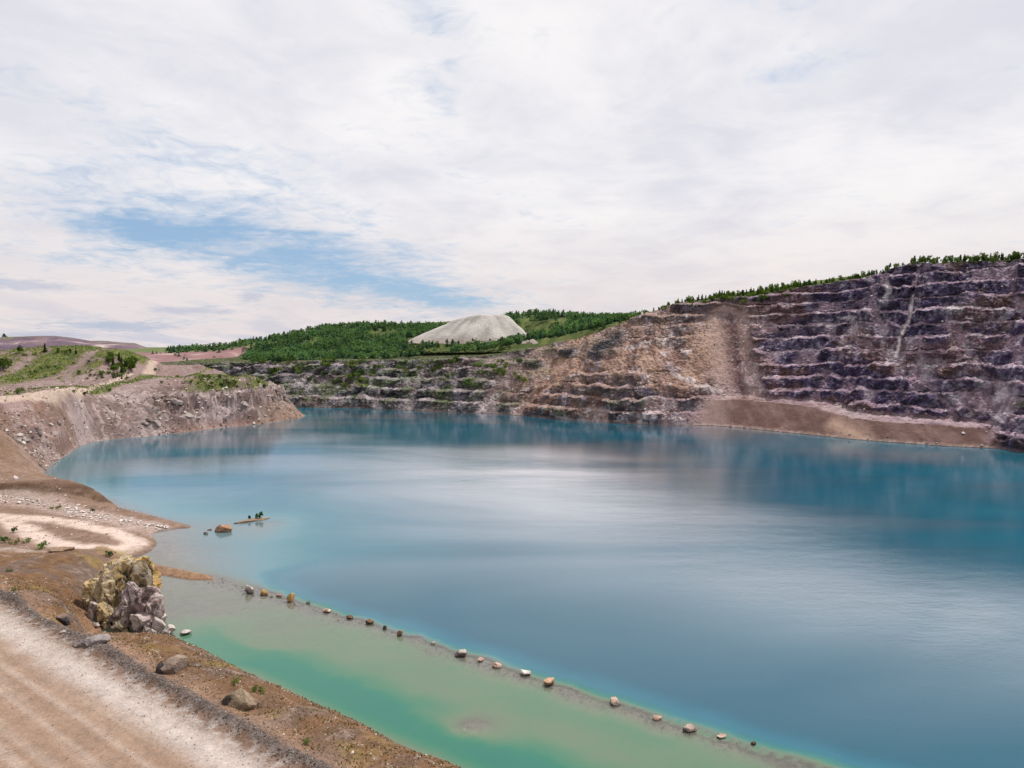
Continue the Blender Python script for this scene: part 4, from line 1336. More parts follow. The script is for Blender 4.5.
# the outcrop: a lichen-yellow cliff and a purple-grey buttress, each one body of jointed blocks
def crag(name, blocks, seed, cols, label, org):
    r = np.random.default_rng(seed)
    VS, FS, CS = [], [], []
    o = 0
    for bi, (x, y, z0, wx_, wy_, hh_, ci) in enumerate(blocks):
        vv, ff = ICO[5 if hh_ > 7.5 else 4]
        vv = vv.copy()
        m = np.abs(vv).max(1, keepdims=True)
        vv = vv * (.30 + .70 / m * .86)                       # towards a block
        tiltx, tilty = r.uniform(-.22, .22, 2)
        for _ in range(11):
            n = r.normal(size=3) * np.array([1, 1, .8])
            n /= np.linalg.norm(n)
            k = np.maximum(vv @ n - r.uniform(.50, .86), 0)
            vv -= n[None] * k[:, None]
        an = r.uniform(-.6, .6)
        vx = vv[:, 0] * math.cos(an) - vv[:, 1] * math.sin(an) + tiltx * vv[:, 2]
        vy = vv[:, 0] * math.sin(an) + vv[:, 1] * math.cos(an) + tilty * vv[:, 2]
        q = np.stack([vx * wx_ * .66, vy * wy_ * .66, vv[:, 2] * hh_ * .66], -1)
        q += np.array([x, y, z0 + hh_ * .5])
        a1, b1_, c1_ = q[:, 0], q[:, 1], q[:, 2]
        nrm = vv / np.linalg.norm(vv, axis=1)[:, None]
        crack = np.abs(noise3(a1 * .45 + .2 * c1_, b1_ * .45, c1_ * .22, seed + 1))
        d_ = .55 * np.round(2.4 * noise3(a1 * .42 + .25 * c1_, b1_ * .42, c1_ * .26, seed + 3)) / 1.2 + .14 * np.round(3 * noise3(a1 * 1.0, b1_ * 1.0, c1_ * 1.1, seed + 5)) / 1.5 + .05 * fbm(a1 * 2.2, b1_ * 2.2, c1_ * 2.2, seed + 4, 2) - .35 * sstep(.06, 0, crack)
        q = q + nrm * d_[:, None]
        ca = fbm(a1 * .35, b1_ * .35, c1_ * .15, seed + 7, 3)
        cb = fbm(a1 * .6, b1_ * .6, c1_ * .25, seed + 8, 3)
        c1, c2, c3 = cols[ci]
        cc = lerp3(np.broadcast_to(np.array(c1), q.shape), c2, sstep(-.1, .25, ca + .4 * cb))
        cc = lerp3(cc, c3, sstep(.1, .35, cb - .3 * ca))
        cc = lerp3(cc, (.06, .045, .035), np.clip(sstep(.13, .03, crack) * .7 + sstep(.3, .6, -cb) * .6, 0, 1))
        VS.append(q - np.array(org))
        FS.append(ff + o)
        CS.append(cc)
        o += len(q)
    return link(name, mesh_from(name, np.vstack(VS), np.vstack(FS), MAT_STONE, np.vstack(CS), False), loc=org, label=label, cat='rock outcrop')


YEL = ((.37, .265, .125), (.42, .335, .215), (.33, .26, .185))
OLV = ((.13, .098, .055), (.24, .175, .095), (.25, .205, .165))
PUR = ((.25, .185, .18), (.34, .27, .265), (.42, .35, .33))
LGT = ((.36, .30, .27), (.46, .40, .37), (.27, .22, .20))
ORG = ((.36, .21, .06), (.46, .33, .14), (.36, .25, .14))
crag('rock_outcrop', [(-91.4, 150.5, -.5, 5.2, 7.5, 10.2, 0), (-88.4, 151.5, -.5, 5.0, 8.0, 10.9, 0), (-85.4, 153.0, -.5, 4.2, 7.5, 9.8, 1), (-86.5, 157.5, -.5, 6.0, 6.5, 9.4, 4), (-89.8, 147.6, -.5, 3.8, 4.4, 8.2, 0),
                      (-86.6, 148.4, -.5, 3.0, 3.6, 6.6, 1), (-84.2, 149.6, -.5, 3.0, 4.0, 7.2, 1), (-88.0, 144.4, -.5, 3.4, 3.6, 4.6, 0), (-92.0, 147.2, .5, 3.2, 4.2, 7.6, 0), (-85.4, 145.0, -.5, 3.0, 3.0, 3.0, 2), (-90.0, 144.0, -.5, 2.4, 2.8, 5.0, 3),
                      (-86.4, 142.2, -.4, 1.8, 1.6, 1.8, 0), (-84.4, 143.2, -.4, 1.4, 1.4, 1.4, 2), (-87.8, 141.0, -.2, 1.6, 1.3, 1.3, 3)],
     401, (YEL, OLV, PUR, LGT, ORG), 'steep yellow lichen-stained cliff at the water end of the brown terrace', (-91, 149, 0))
crag('rock_outcrop', [(-82.2, 146.0, -.6, 4.6, 6.0, 9.3, 0), (-79.4, 145.0, -.6, 4.4, 5.6, 8.0, 0), (-77.0, 143.0, -.6, 3.4, 4.4, 6.2, 0), (-80.4, 141.8, -.6, 5.0, 4.0, 6.2, 0), (-83.0, 142.4, -.6, 3.2, 3.6, 5.6, 2), (-77.8, 140.4, -.6, 3.8, 3.2, 4.2, 0),
                      (-81.4, 146.6, 7.4, 2.6, 2.2, 2.6, 1), (-81.4, 139.6, -.4, 2.6, 2.4, 2.8, 1), (-75.4, 141.6, -.5, 2.2, 2.2, 2.8, 0), (-76.0, 139.0, -.4, 1.8, 1.6, 1.8, 2)],
     402, (PUR, OLV, LGT), 'purple-grey rock buttress standing in the pool beside the yellow cliff', (-80, 143, 0))
for px, py, wpx, hpx, lab in ((157, 634, 12, 15, 'tall cracked boulder at the foot of the purple buttress'), (163, 640, 10, 10, 'dark boulder at the waterline below the purple buttress'),
                              (169, 634, 9, 9, 'pale grey boulder, outermost in the rubble below the buttress'), (160, 622, 9, 8, 'topmost pale boulder of the rubble below the buttress'),
                              (185, 634, 14, 3, 'thin white rock awash in the pool off the rubble'), (150, 638, 9, 9, 'brown boulder wedged between bank and purple buttress')):
    p = P(px, py, 0.2)
    k = np.linalg.norm(p - np.array([0, 0, CAMZ])) / FPX
    cc1 = DARK_ if 'dark' in lab else (PALE if 'white' in lab else (.33, .27, .25))
    boulder('boulder', p + np.array([0, .6, 0]), (wpx * k, wpx * k * .8, hpx * k * 1.25), int(px + py * 3), lab, cc1, (.42, .36, .34), PALE if 'pale' in lab else None, .3, 3, .22, None, 'boulder')

# white rubble strip on the low point
protos = [rock_mesh('white_rock', 2, (1, .8, .7), 420 + i, (.48, .42, .39), (.34, .28, .25), 7, .15, (.60, .54, .51)) for i in range(8)]
strip = ((0, 499.5, 5), (20, 500, 5), (40, 502, 6), (58, 508, 7), (75, 512, 8), (95, 516, 8), (112, 519, 6), (128, 521.5, 5), (140, 523.5, 4), (155, 526, 4), (165, 527.5, 2))
near_words = [('at the left end of the rubble strip under the dark mound', -1, 45), ('in the dense middle of the rubble strip behind the track loop', 45, 118), ('near the tip of the rubble strip by the water', 118, 200)]
cnt = 0
for _ in range(270):
    px = rng.choice([rng.uniform(0, 50), rng.uniform(55, 112), rng.uniform(60, 110), rng.uniform(120, 168)])
    c0 = np.interp(px, [s[0] for s in strip], [s[1] for s in strip])
    wv_ = np.interp(px, [s[0] for s in strip], [s[2] for s in strip])
    h = land_hit(px, c0 + rng.normal() * wv_ * .42, 190)
    if h is None or h[2] < .1:
        continue
    s_ = abs(rng.normal()) * .42 + .32
    wd = next(wd for wd, a, b in near_words if a <= px < b)
    o = link('white_rock', protos[cnt % 8], label=('large' if s_ > .75 else 'small') + ' pale rock lying ' + wd, cat='rock', group=('large' if s_ > .75 else 'small') + ' pale rubble rocks ' + wd, loc=(h[0], h[1], h[2] + s_ * .18))
    o.scale = (s_ * rng.uniform(.8, 1.5), s_, s_ * rng.uniform(.6, 1.1))
    o.rotation_euler = (0, 0, rng.uniform(0, 6.28))
    cnt += 1


# loose gravel, uncountable: pebbles on the bank and the windrow
def scatter_stones(name, pts, sizes, cols, seed):
    r = np.random.default_rng(seed)
    base = np.array([[1, 0, 0], [-1, 0, 0], [0, 1, 0], [0, -1, 0], [0, 0, 1], [0, 0, -1]], float)
    fc = np.array([[0, 2, 4], [2, 1, 4], [1, 3, 4], [3, 0, 4], [2, 0, 5], [1, 2, 5], [3, 1, 5], [0, 3, 5]])
    n = len(pts)
    vs = base[None] * r.uniform(.55, 1.25, (n, 6, 1)) + r.normal(size=(n, 6, 3)) * .15
    an = r.uniform(0, 6.28, n)
    ca_, sa_ = np.cos(an)[:, None], np.sin(an)[:, None]
    x, y = vs[:, :, 0] * ca_ - vs[:, :, 1] * sa_, vs[:, :, 0] * sa_ + vs[:, :, 1] * ca_
    vs = np.stack([x, y, vs[:, :, 2] * .75], -1) * sizes[:, None, None] + pts[:, None, :]
    ff = (fc[None] + (np.arange(n) * 6)[:, None, None]).reshape(-1, 3)
    cc = np.repeat(cols, 6, 0)
    return link(name, mesh_from(name, vs.reshape(-1, 3), ff, MAT_STONE, cc, False), kind='stuff')


def road_xy(al, s):
    return ra[0] + rt[0] * al + rn[0] * s, ra[1] + rt[1] * al + rn[1] * s


n = 9000
al = rng.uniform(-25, 95, n)
s_ = 5.5 + rng.uniform(0, 1, n) ** 1.2 * 22
x, y = road_xy(al, s_)
zz = land_z(x, y)
ok = (zz > .1) & (y > 60)
x, y, zz = x[ok], y[ok], zz[ok]
sz = .035 + .16 * rng.random(len(x)) ** 5 + .05 * rng.random(len(x))
tone = rng.random(len(x))[:, None]
cs = np.where(tone < .5, np.array([[.20, .12, .07]]), np.where(tone < .82, np.array([[.30, .22, .17]]), np.array([[.46, .40, .34]]))) * rng.uniform(.6, 1.25, (len(x), 1))
scatter_stones('bank_gravel', np.stack([x, y, zz + sz * .2], -1), sz, cs, 1)
n = 6500
al = rng.uniform(-25, 95, n)
s_ = rng.normal(3.5, .95, n) + .5 * fbm(al * .08, 0 * al, 0, 45, 2)
x, y = road_xy(al, s_)
zz = land_z(x, y)
sz = .04 + .15 * rng.random(n) ** 5 + .03 * rng.random(n)
tone = rng.random(n)[:, None]
cs = np.where(tone < .70, np.array([[.125, .10, .09]]), np.where(tone < .93, np.array([[.17, .14, .125]]), np.array([[.36, .33, .31]]))) * rng.uniform(.7, 1.25, (n, 1))
scatter_stones('windrow_gravel', np.stack([x, y, zz + sz * .25], -1), sz, cs, 2)
n = 7000
al = rng.uniform(-25, 95, n)
s_ = -rng.uniform(0, 1, n) ** 1.6 * 22 + .8
x, y = road_xy(al, s_)
zz = land_z(x, y)
sz = .03 + .09 * rng.random(n) ** 5
tone = rng.random(n)[:, None]
cs = np.where(tone < .5, np.array([[.20, .155, .13]]), np.where(tone < .8, np.array([[.34, .29, .26]]), np.array([[.11, .09, .08]])))
scatter_stones('road_gravel', np.stack([x, y, zz + sz * .2], -1), sz, cs, 7)
n = 5200
x = rng.uniform(-260, -95, n)
y = rng.uniform(178, 320, n)
zz = land_z(x, y)
ok = (zz > .15) & (x > -.8 * y - 10)
x, y, zz = x[ok], y[ok], zz[ok]
sz = .08 + .4 * rng.random(len(x)) ** 6 + .05 * rng.random(len(x))
tone = rng.random(len(x))[:, None]
cs = np.where(tone < .6, np.array([[.22, .145, .105]]), np.where(tone < .9, np.array([[.33, .25, .21]]), np.array([[.52, .46, .42]])))
scatter_stones('beach_gravel', np.stack([x, y, zz + sz * .2], -1), sz, cs, 3)
n = 24000
x = rng.uniform(-330, -172, n)
y = rng.uniform(320, 575, n)
zz = land_z(x, y)
ok = (zz > .3) & (zz < 36) & (x > -.8 * y - 10) & (rng.random(n) < .35 + .65 * (zz < 27)) & inside(x, y, LAND)
x, y, zz = x[ok], y[ok], zz[ok]
sz = (.22 + .95 * rng.random(len(x)) ** 5) * np.where(x > -245, 1.35, .9)
tone = rng.random(len(x))[:, None]
cs = np.where(tone < .5, np.array([[.17, .125, .11]]), np.where(tone < .82, np.array([[.32, .25, .22]]), np.array([[.55, .50, .47]])))
scatter_stones('headland_rubble', np.stack([x, y, zz + sz * .15], -1), sz, cs, 6)
n = 7000
al = rng.uniform(-25, 95, n)
s_ = 5.8 + rng.uniform(0, 1, n) * 19
x, y = road_xy(al, s_)
zz = land_z(x, y)
ok = (zz > .5) & (fbm(x * .12, y * .12, 5, 140, 3) > -.15)
x, y, zz = x[ok], y[ok], zz[ok]
n = len(x)
an = rng.uniform(0, 6.28, n)
hgt, wd_ = rng.uniform(.10, .34, n), rng.uniform(.06, .2, n)
dv = np.stack([np.cos(an) * wd_, np.sin(an) * wd_, 0 * an], -1)
base = np.stack([x, y, zz - .03], -1)
tv = np.stack([base - dv, base + dv, base + np.stack([rng.normal(size=n) * .12, rng.normal(size=n) * .12, hgt], -1)], 1)
tone = rng.random(n)[:, None]
gcs = np.where(tone < .55, np.array([[.16, .095, .04]]), np.where(tone < .85, np.array([[.20, .145, .05]]), np.array([[.10, .115, .03]]))) * rng.uniform(.6, 1.3, (n, 1))
link('dry_grass', mesh_from('dry_grass', tv.reshape(-1, 3), np.arange(n * 3).reshape(-1, 3), MAT_LEAF, np.repeat(gcs, 3, 0)), kind='stuff')
# broken crags standing out of the headland's cut face
HV, HF, HC = [], [], []
o_ = 0
r_ = np.random.default_rng(77)
cand = np.argwhere((slope_zone * sstep(-262, -238, LX) > .45) & ins & view_l)
for i_ in range(170):
    j, k2 = cand[r_.integers(0, len(cand))]
    x0, y0, z0 = GX[k2], GY[j], LZ[j, k2]
    if noise3(x0 * .04, y0 * .04, z0 * .08, 78) < -.12 or z0 > 25:
        continue
    vv, ff = ICO[3]
    vv = vv.copy()
    for _ in range(12):
        n_ = r_.normal(size=3)
        n_ /= np.linalg.norm(n_)
        kk_ = np.maximum(vv @ n_ - r_.uniform(.42, .8), 0)
        vv -= n_[None] * kk_[:, None]
    S_ = r_.uniform(1.6, 4.2)
    q = vv * np.array([S_ * r_.uniform(.8, 1.5), S_ * r_.uniform(.7, 1.1), S_ * r_.uniform(.6, 1.0)]) * (1 + .12 * fbm(vv[:, 0] * 2, vv[:, 1] * 2, vv[:, 2] * 2 + i_, 79, 3))[:, None]
    q += np.array([x0, y0, z0 - S_ * .25])
    ca = fbm(q[:, 0] * .3, q[:, 1] * .3, q[:, 2] * .4, 80, 3)
    b0 = np.array([(.30, .25, .235), (.20, .155, .145), (.40, .34, .31)][int(r_.integers(0, 3))])
    HV.append(q)
    HF.append(ff + o_)
    HC.append(lerp3(np.broadcast_to(b0, q.shape), (.11, .085, .08), sstep(-.05, .4, ca) * .8))
    o_ += len(q)
link('headland_crags', mesh_from('headland_crags', np.vstack(HV), np.vstack(HF), MAT_STONE, np.vstack(HC), False), kind='structure')
# stones lying on the drowned causeway crest
n = 4200
t_ = rng.uniform(0, 1, n)
cp = np.array(CAUSE)
cs_ = np.concatenate([[0], np.cumsum(np.linalg.norm(np.diff(cp, axis=0), axis=1))])
qx = np.interp(t_ * cs_[-1], cs_, cp[:, 0]) + rng.normal(size=n) * 1.7
qy = np.interp(t_ * cs_[-1], cs_, cp[:, 1]) + rng.normal(size=n) * 1.7
zz = -lake_depth(qx, qy)
sz = .08 + .46 * rng.random(n) ** 5
tone = rng.random(n)[:, None]
cs = np.where(tone < .7, np.array([[.10, .075, .07]]), np.array([[.24, .18, .16]]))
ex_, es_ = [], []
for px, py, wpx, *_r in cz:
    p = P(px, py, 0)
    for _k in range(9):
        q_ = p[:2] + rng.normal(size=2) * np.array([1.7, 1.0])
        s0 = .14 + .5 * rng.random() ** 2.5
        ex_.append((q_[0], q_[1], -.10 - .25 * rng.random() - .2 * s0))
        es_.append(s0)
qx, qy, zz = [np.concatenate([a_, np.array(ex_)[:, i_]]) for i_, a_ in enumerate((qx, qy, zz))]
sz = np.concatenate([sz, np.array(es_)])
cs = np.concatenate([cs, rng.uniform(.6, 1.5, (len(es_), 1)) * np.array([[.19, .135, .11]])])
scatter_stones('causeway_rubble', np.stack([qx, qy, zz - .04], -1), sz, cs, 4)
# fallen blocks on the benches and at the wall's foot
n = 9000
ri = rng.integers(2, NZ - 4, n)
ci = rng.integers(200, NU - 60, n)
tread = 1 - facew[ri, ci]
ok = (rng.random(n) < tread * .9) & (ZL[ri] < Hu[ci] - 3) & ((apron[ri, ci] < .3) | (ZL[ri] < 3.0) | (rng.random(len(ri)) < .06))
ri, ci = ri[ok], ci[ok]
sz = .35 + 1.1 * rng.random(len(ri)) ** 4
tone = rng.random(len(ri))[:, None]
cs = np.where(tone < .5, np.array([[.20, .165, .18]]), np.where(tone < .85, np.array([[.36, .29, .28]]), np.array([[.60, .55, .54]])))
scatter_stones('bench_rubble', np.stack([PX[ri, ci], PY[ri, ci], z[ri, ci] + sz * .2], -1), sz, cs, 5)


# ------------------------------------------------------------------ trees
def leaf_tris(centres, normals_out, size, r):
    n = len(centres)
    a = r.normal(size=(n, 3))
    a /= np.linalg.norm(a, axis=1)[:, None]
    b = np.cross(a, r.normal(size=(n, 3)))
    b /= np.linalg.norm(b, axis=1)[:, None]
    s = (size * r.uniform(.6, 1.4, n))[:, None]
    return np.stack([centres + a * s, centres - a * s * .6 + b * s * .7, centres - a * s * .6 - b * s * .7], 1)


def crown_mesh(name, kind, seed, nl, cols):
    """a crown one unit tall standing on z = 0"""
    r = np.random.default_rng(seed)
    if kind == 'conifer':
        zc = .10 + .90 * r.random(nl) ** 1.25
        tier = .75 + .25 * np.cos(zc * 46 + seed)
        rad = (.235 * (1.02 - zc) ** .85 + .012) * tier * np.sqrt(r.random(nl))
        an = r.uniform(0, 6.28, nl)
        lump = 1 + .3 * np.sin(an * 3 + zc * 9 + seed)
        cen = np.stack([np.cos(an) * rad * lump, np.sin(an) * rad * lump, zc - rad * .25], -1)
        sz = .055 + .05 * (1 - zc)
        sh = zc
    elif kind == 'leafy':
        k = 9
        cl = np.stack([r.normal(size=k) * .17, r.normal(size=k) * .17, r.uniform(.30, .86, k)], -1)
        cr_ = r.uniform(.12, .22, k)
        pick = r.integers(0, k, nl)
        d_ = r.normal(size=(nl, 3))
        d_ /= np.linalg.norm(d_, axis=1)[:, None]
        cen = cl[pick] + d_ * (cr_[pick] * r.uniform(.55, 1.05, nl))[:, None]
        cen[:, 2] = np.clip(cen[:, 2], .16, 1.0)
        sz = np.full(nl, .075)
        sh = r.random(k)[pick]
    else:
        k = 6
        cl = np.stack([r.normal(size=k) * .34, r.normal(size=k) * .34, r.uniform(.25, .62, k)], -1)
        cr_ = r.uniform(.22, .38, k)
        pick = r.integers(0, k, nl)
        d_ = r.normal(size=(nl, 3))
        d_ /= np.linalg.norm(d_, axis=1)[:, None]
        cen = cl[pick] + d_ * (cr_[pick] * r.uniform(.5, 1.05, nl))[:, None]
        cen[:, 2] = np.clip(cen[:, 2], .02, 1.0)
        sz = np.full(nl, .12)
        sh = r.random(k)[pick]
    tri = leaf_tris(cen, None, sz, r)
    tone = np.clip(sh * .55 + r.random(nl) * .45, 0, 1)[:, None]
    cc = np.asarray(cols[0])[None] * (1 - tone) + np.asarray(cols[1])[None] * tone
    return tri.reshape(-1, 3), np.arange(nl * 3).reshape(-1, 3), np.repeat(cc, 3, 0)


def trunk_arrays(h, r0, limbs, seed):
    r = np.random.default_rng(seed)
    V_, F_ = [], []

    def tube(a, b, ra_, rb_, k=5):
        a, b = np.asarray(a, float), np.asarray(b, float)
        ax = (b - a) / np.linalg.norm(b - a)
        u = np.cross(ax, [.3, .9, .1])
        u /= np.linalg.norm(u)
        w_ = np.cross(ax, u)
        o = sum(len(q) for q in V_)
        an = np.arange(k) * 2 * math.pi / k
        ring = np.cos(an)[:, None] * u + np.sin(an)[:, None] * w_
        V_.append(np.vstack([a + ring * ra_, b + ring * rb_]))
        for i in range(k):
            j = (i + 1) % k
            F_.append([o + i, o + j, o + k + j, o + k + i])
    tube((0, 0, -.05), (.01, 0, h), r0, r0 * .35)
    for _ in range(limbs):
        z0 = r.uniform(.25, .8) * h
        an = r.uniform(0, 6.28)
        tube((0, 0, z0), (math.cos(an) * .2, math.sin(an) * .2, z0 + .16), r0 * .4, r0 * .12, 4)
    return np.vstack(V_), np.array(F_)


DKG, MDG, BRG, YLG = (.034, .068, .030), (.080, .130, .042), (.135, .19, .045), (.21, .22, .06)
KINDS = {
    'conifer': [('conifer', 250, (DKG, MDG)), ('conifer', 250, (DKG, (.07, .11, .035))), ('conifer', 230, ((.03, .055, .02), (.10, .13, .04)))],
    'leafy': [('leafy', 330, ((.045, .085, .02), BRG)), ('leafy', 330, (MDG, (.14, .19, .04))), ('leafy', 300, (DKG, (.075, .125, .03)))],
    'shrub': [('shrub', 130, ((.05, .09, .02), BRG)), ('shrub', 130, (MDG, YLG)), ('shrub', 120, (DKG, (.07, .115, .03)))],
}
CROWNS, TRUNKS = {}, {}
for kk, lst in KINDS.items():
    CROWNS[kk], TRUNKS[kk] = [], []
    for i, (kd, nl, cols) in enumerate(lst * 2):
        v_, f_, c_ = crown_mesh('crown', kd, 500 + i * 7 + len(kk), nl, cols)
        CROWNS[kk].append(mesh_from(kk + '_crown', v_, f_, MAT_LEAF, c_))
        tv, tf = trunk_arrays({'conifer': .92, 'leafy': .7, 'shrub': .4}[kk], {'conifer': .018, 'leafy': .024, 'shrub': .03}[kk], {'conifer': 3, 'leafy': 6, 'shrub': 3}[kk], 600 + i)
        TRUNKS[kk].append(mesh_from(kk + '_trunk', tv, tf, MAT_BARK))
NAME = {'conifer': 'conifer_tree', 'leafy': 'leafy_tree', 'shrub': 'shrub'}


def tree(kind, p, h, label, group=None, var=None, wide=1.0):
    i = int(rng.integers(0, len(CROWNS[kind]))) if var is None else var
    e = bpy.data.objects.new(NAME[kind], None)
    e.empty_display_size = .5
    COL.objects.link(e)
    e.location = tuple(p)
    e.rotation_euler = (0, 0, rng.uniform(0, 6.28))
    e.scale = (h * wide * rng.uniform(.85, 1.15), h * wide * rng.uniform(.85, 1.15), h)
    e['label'] = label
    e['category'] = 'shrub' if kind == 'shrub' else 'tree'
    if group:
        e['group'] = group
    link('crown', CROWNS[kind][i], e)
    link('stem' if kind == 'shrub' else 'trunk', TRUNKS[kind][i], e)
    return e


def wall_top(px, back):
    """a point on the plateau behind the crest, seen at photo column px"""
    i = np.arange(250, NU - 40, 4)
    q = np.stack([SH[i, 0] + BACK[i, 0] * (Su[i] + back), SH[i, 1] + BACK[i, 1] * (Su[i] + back), Hu[i]], -1)
    qx, _ = proj(q)
    o = np.argsort(qx)
    ii = int(round(float(np.interp(px, qx[o], i[o]))))
    col_v = np.hypot(allx[:, ii] - SH[ii, 0], ally[:, ii] - SH[ii, 1])
    m = np.arange(WNR) > 40
    rowi = np.where(m)[0][np.argmin(np.abs(col_v[m] - (Su[ii] + back)))]
    # highest sheet near that distance
    return np.array([allx[rowi, ii], ally[rowi, ii], allz[rowi, ii]])


segs = [(620, 712, 'on the left flank of the right-hand ridge', 5.8, 66), (712, 800, 'in the green thicket on the ridge above the brown chute', 7.0, 150), (800, 880, 'on the thin ridge tree line above the stepped face', 5.2, 64),
        (880, 960, 'on the ridge crest above the white rock streak', 4.9, 60), (960, 1030, 'in the tall stand at the right end of the ridge', 5.4, 66)]
for a, b, where, hh_, n_ in segs:
    for i in range(n_):
        px = rng.uniform(a, b)
        back = rng.uniform(2, 58) if 700 < px < 800 else rng.uniform(-2, 24)
        kind = 'conifer' if rng.random() < .42 else 'leafy'
        if rng.random() < .16:
            kind = 'shrub'
        h = hh_ * rng.uniform(.6, 1.35) * (.6 if kind == 'shrub' else 1)
        p = wall_top(px, back)
        lab = {'conifer': 'dark pointed conifer ', 'leafy': 'rounded leafy green tree ', 'shrub': 'low bright green shrub '}[kind] + where
        if kind != 'shrub':
            lab = ('tall ' if h > hh_ * 1.08 else ('short ' if h < hh_ * .84 else 'mid-height ')) + lab.replace('dark pointed', 'pointed').replace('rounded leafy green', 'rounded leafy')
        tree(kind, p - np.array([0, 0, .4]), h, lab, ' '.join(lab.split(' ', 2)[:2]) + ' ' + NAME[kind].replace('_', ' ') + 's ' + where, None, .95 if kind == 'conifer' else .8)

for _ in range(34):
    px = rng.uniform(690, 800)
    u0, z0 = uz(px, np.interp(px, [690, 740, 800], [303, 298, 290]) + rng.uniform(-3, 6))
    ii = int(u0 / DU)
    rr_ = int(np.argmin(np.abs(ZL - min(z0, Hu[ii] - 1))))
    p = np.array([allx[rr_, ii], ally[rr_, ii], allz[rr_, ii]])
    tree('shrub', p - np.array([0, 0, .4]), rng.uniform(2.6, 5.0), 'bright green shrub on the rocky lip ' + ('left of' if px < 722 else 'right of') + ' the brown chute head', 'shrubs on the lip ' + ('left of' if px < 722 else 'right of') + ' the chute head', int(rng.choice([0, 1, 3])))
# shrubs rooted on the benches of the far wall
for _ in range(165):
    px = rng.uniform(262, 530)
    py = rng.choice([rng.uniform(361, 370), rng.uniform(362, 388), rng.uniform(370, 384)])
    if noise3(px * .035, py * .1, 0.5, 711) < -.05:
        continue
    u0, z0 = uz(px, py)
    ii = int(u0 / DU)
    rr_ = int(np.argmin(np.abs(ZL - z0)))
    p = np.array([allx[rr_, ii], ally[rr_, ii], allz[rr_, ii]])
    lev = 'top rim' if z0 > Hu[ii] - 6 else ('upper benches' if z0 > Hu[ii] * .55 else 'lower benches')
    wh = 'on the ' + lev + ' of the far wall ' + ('behind the headland tip' if px < 330 else ('left of its middle' if px < 400 else ('left below the grey heap' if px < 460 else 'right below the grey heap')))
    tree('shrub', p - np.array([0, 0, .3]), rng.uniform(3.0, 7.2), 'green shrub rooted ' + wh, 'shrubs ' + wh)

# single trees and bushes on the headland
hb = [
    (3, 371, 'leafy', 11, 'big dark tree at the left edge of the headland mound'), (9, 368, 'leafy', 8, 'dark tree right beside the big one at the left edge of the mound'),
    (19, 353, 'leafy', 6.5, 'bushy dark tree at the left end of the mound top'), (45, 352, 'conifer', 7.5, 'tall dark conifer standing alone on the mound top'), (58, 353, 'leafy', 4.6, 'small round tree on the mound top right of the tall conifer'),
    (65, 353, 'shrub', 4.2, 'light bush in the middle of the four on the mound top'), (71, 354, 'leafy', 4.6, 'second small tree from the right on the mound top'), (76, 354, 'conifer', 4.8, 'slim conifer at the right end of the mound top row'),
    (25, 356, 'shrub', 3.0, 'low bush below the bushy tree on the mound top'), (34, 355, 'shrub', 2.6, 'small shrub between the bushy tree and the tall conifer'),
    (109, 391, 'shrub', 2.6, 'shrub standing alone below the mound beside the track'), (74, 393, 'shrub', 3.0, 'small shrub on the brow below the pale track'), (85, 395, 'shrub', 2.8, 'dark shrub on the brow edge right of the pale track'), (93, 394, 'shrub', 2.2, 'tiny shrub on the brow edge, right of the dark one'),
    (19, 394, 'shrub', 4.0, 'yellow-green bush beside the pale track at the left edge'), (155, 371, 'shrub', 3.4, 'shrub where the track leaves the mound'), (265, 388, 'shrub', 4.0, 'yellow-green bush near the steep end of the headland'),
    (258, 383, 'shrub', 3.0, 'shrub on the top corner of the headland end'),
]
for px, py, kind, h, lab in hb:
    p = land_hit(px, py)
    if p is None or p[2] < 1:
        continue
    tree(kind, p - np.array([0, 0, .2]), h, lab)
for n_, (x0, x1), (y0, y1), kinds, hr_, lab in (
    (26, (108, 140), (359, 374), ('leafy', 'leafy', 'conifer'), (5, 8), 'in the dark grove behind the right end of the mound'),
    (18, (98, 132), (374, 380), ('shrub', 'conifer'), (2.4, 4.2), 'in the row along the foot of the mound'),
    (24, (152, 242), (377, 384), ('shrub',), (1.8, 3.4), 'in the green strip on the headland terrace'),
    (14, (205, 238), (384, 389), ('shrub',), (1.4, 2.6), 'on the brow of the headland above the pale rocks'),
    (16, (2, 60), (366, 380), ('shrub',), (1.5, 3.0), 'in the grassy hollow on the front of the mound'),
    (14, (72, 112), (362, 380), ('shrub',), (1.5, 2.8), 'on the green right flank of the mound')):
    for i in range(n_):
        p = land_hit(rng.uniform(x0, x1), rng.uniform(y0, y1), 330)
        if p is None or p[2] < 20:
            continue
        kd = kinds[int(rng.integers(0, len(kinds)))]
        w_ = {'conifer': 'small dark conifer ', 'leafy': 'dark leafy tree ', 'shrub': 'bright green shrub '}[kd] + lab
        tree(kd, p - np.array([0, 0, .2]), rng.uniform(*hr_), w_, NAME[kd].replace('_', ' ') + 's ' + lab)
